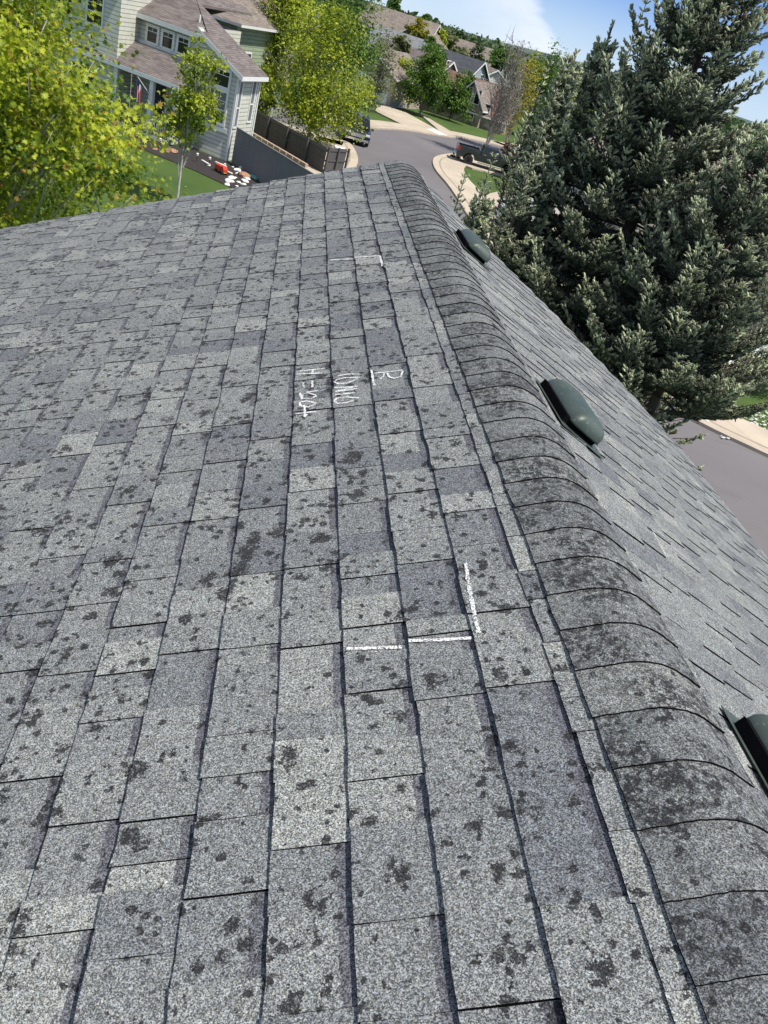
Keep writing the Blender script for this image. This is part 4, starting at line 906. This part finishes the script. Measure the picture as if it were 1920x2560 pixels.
ROCKL = ['large white rock in the near row, second from its left', 'white rock touching the back of the near pile', 'white rock lowest on the bed, at the lawn edge', 'white rock leaning against the grey storage box corner', 'white rock right in front of the storage box', 'white rock between the terracotta slab and the storage box',
 'large white rock at the right of the near pile', 'white rock nearest the teal tray', 'white rock at the roof edge end of the pile, beside the lawn', 'small white rock below the terracotta slab', 'small white rock in the middle of the left pile', 'tiny white rock nearest the roof, alone', 'tiny white rock just above the terracotta slab',
 'small white rock beside the highest pale board', 'white rock left of the highest pale board', 'tiny white rock right of the highest pale board', 'white rock behind the red toy truck', 'small white rock by the lawn edge lamp', 'small white rock under the house corner', 'white rock touching the fence side of the storage box']
for i, (a, b, s) in enumerate([(665, 770, .26), (690, 745, .22), (655, 795, .18), (740, 690, .24), (765, 668, .20), (735, 712, .16), (790, 770, .22), (805, 750, .18), (780, 792, .15), (745, 775, .13), (690, 770, .15), (730, 805, .10), (720, 740, .10), (615, 640, .10), (600, 645, .12), (640, 638, .09), (655, 695, .12), (520, 650, .10), (700, 660, .10), (760, 645, .12)]):
    rock(gp(*zz35(a, b)), s * .74, M['rock_w'], 'white_rock', ROCKL[i], 'white rocks on the mulch bed', 40 + i)
for i, (a, b, s, m_, lb) in enumerate([(240, 550, .26, 'rock_t', 'flat terracotta slab on the mulch by the porch end'), (785, 735, .28, 'rock_t', 'terracotta slab among the white rocks'), (800, 680, .2, 'rock_t', 'terracotta stone at the foot of the grey box'), (840, 695, .2, 'rock_t', 'long terracotta stone right of the grey box'), (885, 730, .2, 'rock_t', 'terracotta stone nearest the fence end of the bed'), (112, 527, .12, 'rock_t', 'small terracotta stone by the white post, left end of the bed')]):
    rock(gp(*zz35(a, b)), s, M[m_], 'terracotta_stone', lb, 'terracotta stones on the mulch bed', 80 + i)
for i, (a, b, an, lb) in enumerate([(495, 630, -40, 'pale edging board lying at the lawn edge of the bed'), (608, 643, -25, 'pale board lying highest on the bed, under the big window'), (655, 697, -30, 'pale board lying behind the red toy truck')]):
    o = MB().box(-.38, .38, -.06, .06, 0, .05).build('edging_board', M['rock_w'], bevel=.01); o.location = gp(*zz35(a, b)) + Vector((0, 0, .035)); o.rotation_euler = (0, 0, R(an)); tag(o, lb, 'board')
M['toy_red'] = mat_plain('red_plastic', (0.55, 0.05, 0.02), .35, .05); M['toy_yel'] = mat_plain('yellow_plastic', (0.65, 0.38, 0.03), .4, .05); M['black'] = mat_plain('black_rubber', (0.02, 0.02, 0.02), .7, .2, 8); M['teal'] = mat_plain('teal_plastic', (0.16, 0.50, 0.42), .4, .05)
ty = empty('toy_truck', gp(*zz35(605, 705)) + Vector((0, 0, .03)), R(-35), 'red toy dump truck with yellow scoop left on the mulch bed', 'toy truck')
MB().prism([(-.30, -.15, .12), (.12, -.15, .12), (.16, -.15, .36), (-.36, -.15, .36)], (0, .3, 0)).build('tipper', M['toy_red'], ty, bevel=.01); MB().prism([(.15, -.13, .12), (.38, -.13, .12), (.38, -.13, .24), (.30, -.13, .38), (.17, -.13, .38)], (0, .26, 0)).build('cab', M['toy_red'], ty, bevel=.01)
MB().box(-.32, .38, -.09, .09, .08, .12).build('chassis', M['toy_yel'], ty)
for x_ in (-.2, .25):
    for y_ in (-.17, .12): MB().lathe((x_, y_, .09), [(.02, 0), (.09, .0), (.09, .05), (.02, .05)], 12, 'y').build('wheel', M['black'], ty)
tb = empty('teal_watering_trough', gp(*zz35(853, 742)) + Vector((0, 0, .03)), R(-25), 'teal plastic tray lying at the fence end of the bed', 'tray')
f_ = MB().box(-.26, .26, -.10, .10, 0, .02); f_.build('base', M['teal'], tb); f_ = MB().box(-.28, .28, .10, .13, 0, .1); f_.box(-.28, .28, -.13, -.10, 0, .1); f_.box(-.31, -.28, -.13, .13, 0, .1); f_.box(.28, .31, -.13, .13, 0, .1); f_.build('rim', M['teal'], tb)
bx0 = empty('storage_box', gp(*zz35(800, 662)), R(-45), 'dark grey lidded storage box with a coiled hose against the grey fence', 'storage box')
MB().box(-.42, .42, -.26, .26, 0, .52).build('body', M['fence_dark'], bx0, bevel=.02); MB().prism([(-.45, -.29, .525), (.45, -.29, .525), (.45, .29, .56), (-.45, .29, .56)], (0, 0, .06)).build('lid', M['fence_grey'], bx0, bevel=.015)
hz_ = MB()
for k in range(3): hz_.tube([(-.1 + .16 * math.cos(t), -.29 - .03 * k, .26 + .16 * math.sin(t)) for t in [i * .42 for i in range(16)]], .018, 5)
hz_.build('hose_coil', M['black'], bx0)
# little figures and lamps in the bed
def lantern(px, py, label):
    r_ = empty('garden_lamp', gp(px, py) + Vector((0, 0, .03)), 0, label, 'garden lamp'); MB().tube([(0, 0, 0), (0, 0, .32)], .015, 5).build('stake', M['black'], r_)
    MB().lathe((0, 0, .32), [(.05, 0), (.07, .10), (.02, .13)], 10).build('lamp_head', M['white'], r_)
lantern(*zz35(148, 512), 'small white topped garden lamp by the porch corner'); lantern(*zz35(425, 625), 'small garden lamp beside the young tree trunk'); lantern(*zz35(518, 655), 'small garden lamp at the lawn edge under the big window')
# hanging ornament and bird feeder near the young tree are small white things on the porch
ob = empty('hanging_basket', A_.o + A_.p(3.4, -1.5, 2.15), 0, 'white wicker hanging basket with red flowers under the porch eave', 'basket')
MB().lathe((0, 0, 0), [(.05, -.12), (.15, -.05), (.18, .05)], 12).build('bowl', M['white'], ob); MB().tube([(0, 0, .05), (0, 0, .55)], .008, 4).build('chain', M['black'], ob)
fm = MB()
for k in range(40): a = random.uniform(0, 6.28); r_ = random.uniform(0, .18); fm.obox((math.cos(a) * r_, math.sin(a) * r_, .06 + random.uniform(0, .14)), (1, 0, 0), (0, .7, .7), (0, -.7, .7), .03, .03, .006)
fm.build('flowers', M['flag_red'], ob)
# daisies in the far right lawn
V_ = []; F_ = []
for k in range(330):
    a, b = random.random(), random.random(); px = 1800 + 130 * a; py = 1003 + 95 * b + (px - 1800) * .25
    if random.random() < .3: continue
    p = gp(px, py); r_ = random.uniform(.02, .055); b0 = len(V_)
    V_ += [(p.x - r_, p.y - r_, .07), (p.x + r_, p.y - r_, .075), (p.x + r_, p.y + r_, .07), (p.x - r_, p.y + r_, .065)]; F_.append((b0, b0 + 1, b0 + 2, b0 + 3))
dz = MB(); dz.v, dz.f = V_, F_; tag(dz.build('daisies', M['rock_w'], fix=False), 'scattered white daisies in the lawn beyond the curved pavement', 'flowers', kind='stuff')

# ================================================================= VEHICLES
def mat_paint(name, col, rough=.22): m = NT(name); m.b.inputs['Coat Weight'].default_value = .6; m.b.inputs['Coat Roughness'].default_value = .06; n = m.noise(30, 2); return m.fin(scaled(m, col, m.rng(n, .3, .7, .95, 1.05)), rough, .35)
M['paint_truck'] = mat_paint('dark_grey_car_paint', (0.030, 0.038, 0.042)); M['paint_suv'] = mat_paint('dark_blue_car_paint', (0.02, 0.028, 0.04)); M['paint_black'] = mat_paint('black_car_paint', (0.012, 0.012, 0.014)); M['paint_white'] = mat_paint('white_car_paint', (0.7, 0.7, 0.7))
M['chrome'] = NT('chrome').fin((0.75, 0.76, 0.78), .15, 1.0); M['red_lens'] = NT('red_lens').fin((0.35, 0.01, 0.01), .25); M['head_lens'] = NT('headlamp_lens').fin((0.65, 0.67, 0.70), .12)
M['cglass'] = NT('tinted_car_glass').fin((0.01, 0.014, 0.018), .05, 0, .8)
def wheel(parent, x, y, r, side):
    e = empty('wheel', (x, y, r)); e.parent = parent
    MB().lathe((0, 0, 0), [(r * .62, -.12), (r * .96, -.12), (r, -.08), (r, .08), (r * .96, .12), (r * .62, .12), (r * .62, -.12)], 20, 'y').build('tyre', M['black'], e, smooth=False)
    m_ = MB(); m_.lathe((0, 0, 0), [(.03, side * .105), (.10, side * .105), (.10, side * .06), (r * .60, side * .05), (r * .62, side * .11), (r * .625, side * -.05)], 18, 'y')
    for k in range(5):
        a = k * 2 * math.pi / 5; dr_ = Vector((math.cos(a), 0, math.sin(a))); m_.obox(dr_ * r * .34 + Vector((0, side * .09, 0)), dr_, (0, 1, 0), dr_.cross(Vector((0, 1, 0))), r * .28, .018, .035)
    m_.build('rim', M['chrome'], e)
def arch(x0, x1, zb, wx, r, n=8):       # lower outline of a side panel with wheel arches (left to right)
    out = [(x0, zb)]
    for w_ in wx: out += [(w_ - r * math.cos(math.pi * i / n), zb + max(0, r * math.sin(math.pi * i / n) * .95) + .0) for i in range(n + 1)]
    return out + [(x1, zb)]
def side_prism(mb, poly, y0, y1): return mb.prism([(x, y0, z) for x, z in poly], (0, y1 - y0, 0))
def pickup(loc, rz, label):
    r_ = empty('pickup_truck', loc, rz, label, 'pickup truck'); P = M['paint_truck']; W = .98
    # x forward; wheels at -1.75 and 1.85
    low = arch(-2.85, 2.95, .48, (-1.72, 1.86), .50) + [(2.98, .80), (2.92, 1.05), (1.35, 1.20), (1.30, 1.28), (-.78, 1.28), (-.80, .98), (-2.85, .98)]
    mb = MB(); side_prism(mb, low, -W, W); mb.build('body', P, r_, bevel=.05)
    mb = MB(); bw = [(-2.86, .96), (-.84, .96), (-.84, 1.42), (-2.86, 1.38)]
    side_prism(mb, bw, -W, -W + .10); side_prism(mb, bw, W - .10, W); mb.box(-2.87, -2.78, -W + .10, W - .10, .62, 1.37); mb.box(-.92, -.84, -W + .10, W - .10, .98, 1.41); mb.build('cargo_bed', P, r_, bevel=.02)
    MB().box(-2.77, -.93, -W + .11, W - .11, .982, 1.0).build('bed_liner', M['black'], r_)
    # hood
    mb = MB(); mb.prism([(1.22, -W + .06, 1.20), (2.90, -W + .10, 1.06), (2.90, W - .10, 1.06), (1.22, W - .06, 1.20)], (0, 0, .10)); mb.build('hood', P, r_, bevel=.05)
    # cab greenhouse, tapered
    b = [(-.78, 1.27), (1.32, 1.27), (.70, 1.86), (-.62, 1.90)]; mb = MB(); yb, yt = W - .03, W - .22
    v = [(b[0][0], -yb, b[0][1]), (b[1][0], -yb, b[1][1]), (b[2][0], -yt, b[2][1]), (b[3][0], -yt, b[3][1])]; v += [(x, -y, z) for x, y, z in v]
    mb.add(v, [(0, 1, 2, 3), (7, 6, 5, 4), (0, 4, 5, 1), (1, 5, 6, 2), (2, 6, 7, 3), (3, 7, 4, 0)]); mb.build('cab', P, r_, bevel=.05)
    for sg in (-1, 1):                       # side windows
        for (xa, xb, xc, xd) in ((-.62, .12, .10, -.54), (.20, 1.02, .60, .20)):
            def pt(x, z): f = (z - 1.27) / .61; return Vector((x, sg * (yb + (yt - yb) * f + .006), z))
            m_ = MB(); m_.add([pt(xa, 1.34), pt(xb, 1.34), pt(xc, 1.80), pt(xd, 1.80)], [(0, 1, 2, 3)]); m_.build('side_window', M['cglass'], r_)
        MB().box(-.9, 1.3, *sorted((sg * (W + .0), sg * (W + .10))), .36, .44).build('running_board', M['chrome'], r_)
        MB().obox((.95, sg * (W + .13), 1.36), (1, 0, 0), (0, 1, 0), (0, 0, 1), .06, .12, .11).build('mirror', P, r_, bevel=.02)
        for x_ in (-.55, .38): MB().box(x_, x_ + .2, *sorted((sg * (W + .003), sg * (W + .03))), 1.12, 1.16).build('door_handle', M['chrome'], r_)
        MB().box(-2.885, -2.86, *sorted((sg * (W - .17), sg * (W - .005))), .95, 1.33).build('tail_light', M['red_lens'], r_); MB().box(-2.86, -2.70, *sorted((sg * (W + .002), sg * (W + .012))), .97, 1.32).build('tail_light', M['red_lens'], r_)
        MB().box(2.80, 2.99, *sorted((sg * (W - .36), sg * (W - .01))), .84, 1.04).build('headlight', M['head_lens'], r_, bevel=.02)
        for x_ in (-1.72, 1.86): wheel(r_, x_, sg * (W - .12), .41, sg)
    m_ = MB(); m_.add([(1.295, -W + .12, 1.30), (1.295, W - .12, 1.30), (.735, W - .28, 1.83), (.735, -W + .28, 1.83)], [(0, 1, 2, 3)]); m_.v = [(x + .02, y, z + .02) for x, y, z in m_.v]; m_.build('windscreen', M['cglass'], r_)
    m_ = MB(); m_.add([(-.795, -W + .25, 1.36), (-.795, W - .25, 1.36), (-.665, W - .32, 1.82), (-.665, -W + .32, 1.82)], [(0, 1, 2, 3)]); m_.v = [(x - .012, y, z) for x, y, z in m_.v]; m_.build('rear_window', M['cglass'], r_)
    MB().box(2.98, 3.08, -W + .05, W - .05, .48, .68).build('bumper', M['chrome'], r_, bevel=.03); MB().box(-3.0, -2.88, -W + .05, W - .05, .50, .66).build('bumper', M['chrome'], r_, bevel=.03)
    m_ = MB(); m_.box(2.985, 3.01, -.58, .58, .72, 1.02)
    m_.build('grille', M['chrome'], r_, bevel=.01); return r_
rw, fwh = gp(1166, 414), gp(1262, 436); dv = (fwh - rw); ang = R(8); side_n = Vector((-math.sin(ang), math.cos(ang), 0))
pickup(rw + Vector((math.cos(ang), math.sin(ang), 0)) * 1.6 + side_n * .8 + Vector((0, 0, .125)), ang, 'dark grey crew cab pickup parked on the driveway beside the round street corner').scale = (.92, .88, .88)
def car(name, loc, rz, paint, label, cat='car', h=1.75, L_=4.7):
    r_ = empty(name, loc, rz, label, cat); P = M[paint]; W = .93; k = L_ / 4.7; mb = MB()
    low = arch(-2.3 * k, 2.3 * k, .34, (-1.42 * k, 1.42 * k), .42) + [(2.36 * k, .70), (2.20 * k, .95), (1.15 * k, 1.06), (-2.28 * k, 1.06), (-2.34 * k, .7)]
    side_prism(mb, low, -W, W); mb.build('body', P, r_, bevel=.07)
    yb, yt = W - .05, W - .22; xs = ((-2.22 * k, 1.05), (1.2 * k, 1.05), (.45 * k, h), (-1.85 * k, h)); mb = MB(); v = [(xs[0][0], -yb, 1.05), (xs[1][0], -yb, 1.05), (xs[2][0], -yt, h), (xs[3][0], -yt, h)]; v += [(x, -y, z) for x, y, z in v]
    mb.add(v, [(0, 1, 2, 3), (7, 6, 5, 4), (0, 4, 5, 1), (1, 5, 6, 2), (2, 6, 7, 3), (3, 7, 4, 0)]); mb.build('cabin', P, r_, bevel=.06)
    for sg in (-1, 1):
        for (xa, xb, xc, xd) in ((-1.95, -.75, -.75, -1.75), (-.66, .2, .2, -.66), (.28, .98, .40, .28)):
            def pt(x, z): f = (z - 1.05) / (h - 1.05); return Vector((x * k, sg * (yb + (yt - yb) * f + .006), z))
            m_ = MB(); m_.add([pt(xa, 1.12), pt(xb, 1.12), pt(xc, h - .1), pt(xd, h - .1)], [(0, 1, 2, 3)]); m_.build('side_window', M['cglass'], r_)
        MB().box(2.12 * k, 2.335 * k, *sorted((sg * (W - .38), sg * (W - .04))), .74, .90).build('headlight', M['head_lens'], r_, bevel=.02); MB().box(-2.345 * k, -2.2 * k, *sorted((sg * (W - .22), sg * (W - .002))), .72, 1.0).build('tail_light', M['red_lens'], r_, bevel=.01)
        MB().obox((.85 * k, sg * (W + .10), 1.12), (1, 0, 0), (0, 1, 0), (0, 0, 1), .05, .10, .08).build('mirror', P, r_, bevel=.02)
        for x_ in (-1.42 * k, 1.42 * k): wheel(r_, x_, sg * (W - .11), .34, sg)
    m_ = MB(); m_.add([(1.16 * k, -W + .14, 1.10), (1.16 * k, W - .14, 1.10), (.50 * k, W - .28, h - .06), (.50 * k, -W + .28, h - .06)], [(0, 1, 2, 3)]); m_.v = [(x + .03, y, z + .02) for x, y, z in m_.v]; m_.build('windscreen', M['cglass'], r_)
    MB().box(2.335 * k, 2.40 * k, -W + .08, W - .08, .36, .52).build('bumper', M['chrome'], r_, bevel=.02); MB().box(2.30 * k, 2.372 * k, -.5, .5, .60, .84).build('grille', M['chrome'], r_, bevel=.01)
    return r_
p_ = gp(903, 368); car('parked_suv', p_ + Vector((-.9, 2.2, .006)), R(-78), 'paint_suv', 'dark blue sport utility vehicle parked nose out under the yellow green tree', 'car')
p_ = gp(1925, 1385); car('parked_car', p_ + Vector((3.1, .2, .006)), R(160), 'paint_black', 'black car at the right edge just past the roof eave', 'car', 1.5)
p_ = gp(1375, 545); car('parked_car', p_ + Vector((0, 0, .13)), R(20), 'paint_white', 'white car glimpsed through the middle of the spruces', 'car', 1.5)
p_ = gp(1300, 575); car('parked_car', p_ + Vector((0, 0, .13)), R(60), 'paint_white', 'white car glimpsed behind the lowest spruce tip, left of the others', 'car', 1.6)

# ================================================================= TREES
def tree_px(c, top, bot, dist, rpx, label, leaf, seed, nclu=110, nleaf=55, size=.17, ry=None, bark='bark', group=None, name='shade_tree', **kw):
    xy = at(*c, dist); zt = at(*top, dist).z; zb = max(0.3, at(*bot, dist).z); rx = rpx * dist / FPX * 1.02
    return deciduous(name, (xy.x, xy.y, 0), zt, rx, label, 'tree', M[leaf], M[bark], nclu, nleaf, size, crown_lo=max(.04, zb / zt), seed=seed, group=group, **kw)
# near maple on the left
deciduous('maple_tree', (-9.75, 15.0, 0), 11.0, 4.3, 'big bright yellow green maple filling the left edge behind the roof', 'maple', M['leaf_yellow'], M['bark_pale'], 480, 190, .102, '5', .12, seed=21, shape=.50, spread=.165, limbs=70, trunk_r=.16, ry=3.8)
# young white trunked tree on the lawn
yb_ = gp(441, 521); deciduous('young_tree', (yb_.x, yb_.y, 0), 6.3, 1.35, 'slender young tree with pale trunk on the lawn before the sage house', 'tree', M['leaf_mid'], M['bark_pale'], 100, 46, .15, crown_lo=.27, seed=5, trunk_r=.065, spread=.26, lean=(.25, .1), limbs=22)
tree_px((800, 205), (828, 8), (775, 365), 60, 128, 'yellow green tree overhanging the street end of the dark fence', 'leaf_mid', 31, 230, 60, .20, bark='bark_pale')
tree_px((700, 160), (745, -60), (670, 315), 67, 92, 'mid green tree rising right behind the sage house roof edge', 'leaf_mid', 32, 170, 55, .21, bark='bark_pale')
tree_px((860, 40), (890, -90), (830, 300), 82, 118, 'tall green tree at the top edge behind the yellow green one', 'leaf_green', 33, 200, 60, .26)
tree_px((650, 235), (660, 170), (645, 300), 59, 38, 'low leafy tree between the sage house and the dark fence', 'leaf_mid', 34, 60, 50, .18)
tree_px((945, 180), (975, 62), (925, 290), 90, 52, 'thin olive tree left of the round maple with bare limbs showing', 'leaf_olive', 35, 80, 34, .22, bark='bark_grey', limbs=30)
mg = 'maples in the lawns across the street'
tree_px((1068, 210), (1098, 112), (1058, 290), 99, 60, 'round fresh green maple with a black shadow, middle of the far lawn', 'leaf_green', 36, 140, 60, .28, group=mg, name='maple_tree')
tree_px((1005, 225), (1030, 150), (990, 285), 103, 42, 'yellowish maple leaning against the left of the round one', 'leaf_mid', 37, 80, 50, .28, group=mg, name='maple_tree')
tree_px((1138, 245), (1158, 175), (1125, 298), 104, 40, 'smaller maple right of the round one', 'leaf_green', 38, 80, 50, .28, group=mg, name='maple_tree')
# bare tree by the pickup
bt = gp(1206, 400); deciduous('bare_tree', (bt.x, bt.y, 0), at(1288, 95, 80).z, 3.0, 'almost leafless grey twigged tree standing right behind the pickup', 'tree', M['leaf_olive'], M['bark_grey'], 70, 9, .13, crown_lo=.22, seed=39, trunk_r=.15, lean=(.6, 0), limbs=30, bare=.34, spread=.3)
tree_px((1305, 235), (1330, 125), (1290, 345), 88, 50, 'gold leafed tree right of the bare one', 'leaf_gold', 40, 90, 38, .20, bark='bark_grey', limbs=30)
tree_px((1352, 215), (1372, 108), (1330, 330), 112, 56, 'tall fresh green tree behind the gold one', 'leaf_green', 41, 110, 50, .30)
sg_ = 'trees along the skyline'
far = [(1045, 72, 40, 128, 142, 30, 'gold', 'round gold tree between the brown gables on the skyline'), (1066, 50, 36, 80, 155, 16, 'green', 'small green tree peeping over the gold one'), (1097, 98, 68, 125, 150, 26, 'mid', 'mid green tree left of the dark slate roof end'),
 (1125, 110, 80, 140, 158, 34, 'olive', 'pale olive tree above the slate roof ridge'), (1152, 98, 82, 118, 195, 18, 'dark', 'small dark tree on the skyline above the tan roof'), (1186, 152, 108, 195, 135, 30, 'dark', 'very dark round tree standing above the stone fronted house'),
 (1160, 145, 120, 190, 128, 22, 'olive', 'grey olive tree left of the very dark one'), (1228, 140, 124, 160, 190, 22, 'green', 'skyline tree right of the very dark one'), (1252, 146, 122, 190, 165, 34, 'green', 'broad green tree behind the top of the bare tree'), (1285, 160, 138, 200, 180, 30, 'mid', 'green tree behind the gold leafed tree top'),
 (1078, 118, 92, 150, 118, 26, 'green', 'green tree in front of the slate roof'), (1102, 138, 115, 175, 112, 26, 'dark', 'blue green tree just above the round maple'), (1060, 135, 112, 160, 125, 22, 'green', 'green tree between the tan and grey roofs'),
 (985, 20, -10, 60, 160, 24, 'green', 'dark green tree at the top where skyline meets the big trees'), (1000, 110, 85, 150, 112, 26, 'olive', 'olive tree below the pale grey roof'), (1165, 215, 180, 260, 108, 26, 'green', 'green tree left of the stone house front'),
 (1330, 170, 130, 230, 140, 40, 'green', 'green tree farthest right before the spruces'), (1400, 240, 205, 330, 130, 60, 'green', 'broad green tree hidden behind the left spruce spires'), (1480, 262, 238, 330, 170, 70, 'mid', 'distant tree low between the spruce spires'), (1600, 300, 262, 380, 150, 90, 'green', 'distant green tree behind the tall spruces'), (1850, 360, 325, 440, 120, 90, 'dark', 'dark distant tree behind the right spruce edge')]
for i, (cx, cy, ty_, by, ds_, rp, lf, lb) in enumerate(far):
    tree_px((cx, cy), (cx + 4, ty_), (cx, by), ds_, rp, lb, 'leaf_' + lf, 60 + i, 46, 36, .0028 * ds_, group=sg_, limbs=10)
# dark red bush by the garage, shrub at the right edge, junipers beside the flower bed
def bush(name, c, r_, h_, leaf, label, seed, size=.08, n=40): return deciduous(name, c, h_, r_, label, 'shrub', M[leaf], M['bark'], n, 46, size, crown_lo=.03, seed=seed, trunk_r=.03, limbs=8)
bush('red_shrub', gp(1262, 408), 1.1, 1.9, 'leaf_red', 'dark red leaved shrub between pickup and garage', 91, .13)
bush('round_shrub', gp(1905, 985), 1.5, 2.4, 'leaf_dark', 'dark round shrub at the right edge beside the porch path', 92, .10, 80)
bush('low_shrub', gp(470, 372), .55, .9, 'leaf_green', 'low green shrub under the porch railing end', 93, .07)
bush('low_shrub', gp(1140, 398), .5, .7, 'leaf_dark', 'low dark shrub behind the rear of the pickup', 94, .09)
bush('low_shrub', gp(1862, 925), .5, .6, 'leaf_red', 'small reddish shrub beside the pink gravel', 95, .07)
# the far-off wood and hedge masses between the last houses and the hills
rs = np.random.default_rng(77); nT = 900; ang_ = np.radians(rs.uniform(-34, 24, nT)); dd_ = 190 + 700 * rs.uniform(0, 1, nT) ** 1.3; hh_ = np.where(ang_ < -.01, rs.uniform(5.0, 10.0, nT), rs.uniform(3.5, 8.0, nT))
cnt = 46; idx = np.repeat(np.arange(nT), cnt); o3 = rs.normal(size=(nT * cnt, 3)); o3 /= np.linalg.norm(o3, axis=1, keepdims=True); rr = hh_[idx][:, None] * .5
pos = np.stack([np.sin(ang_) * dd_, np.cos(ang_) * dd_, hh_ * .5], 1)[idx] + o3 * rr * np.array([1.25, 1.25, 1.0]) * rs.uniform(.5, 1, (nT * cnt, 1))
V, F = stamp(LEAFv, LEAFf, pos, rand_rot(nT * cnt, rs, (0, 0, 1), .5), rs.uniform(.9, 1.9, nT * cnt) * np.minimum(hh_[idx], 7) * .20)
fw_o = np_mesh('distant_woods', V, F, M['leaf_dark'], None, [('tone', 'FACE', np.repeat(np.clip(rs.normal(.5, .3, nT)[idx], 0, 1), 2))]); tag(fw_o, 'distant woods reaching to the hills behind the last houses', 'woods', kind='stuff')
# spruces
sp_g = 'blue spruces on the right'
def spruce_px(px, py, dist, h, rb, label, seed, **kw):
    a_ = at(px, py, dist); return spruce(a_.x, a_.y, h or a_.z, rb, label, seed, sp_g, **kw)
spruce_px(1775, 60, 13.8, 12.6, 3.4, 'tallest blue spruce, at the right edge with cones near its top', 101, cones=30, z_vis=2.0, power=1.0, zmin=2.2, spires=((1622, -8, 13.4, 1.7), (1590, 92, 13.0, 1.3), (1690, -50, 13.2, 1.9), (1850, 20, 13.2, 1.5)))
spruce_px(1532, 62, 14.2, None, 2.05, 'blue spruce with a single tall spire left of the tallest one', 102, power=1.15, spires=((1482, 168, 13.8, 1.1),))
spruce_px(1441, 134, 13.4, None, 1.75, 'middle blue spruce with several short spires against the sky', 103, power=1.2, spires=((1377, 146, 13.3, 1.5), (1411, 160, 13.2, 1.1), (1325, 275, 13.1, 1.2), (1365, 300, 12.6, 1.3)))
spruce_px(1965, 295, 12.5, None, 3.5, 'blue spruce cut off by the right edge, below the tallest one', 105, zmin=5.4)
spruce_px(1218, 476, 12.6, None, 1.15, 'lowest blue spruce in front of the street corner lawn', 104, power=1.0, spires=((1166, 428, 12.5, 1.1), (1238, 376, 12.5, 1.5), (1285, 470, 12.6, .9)))
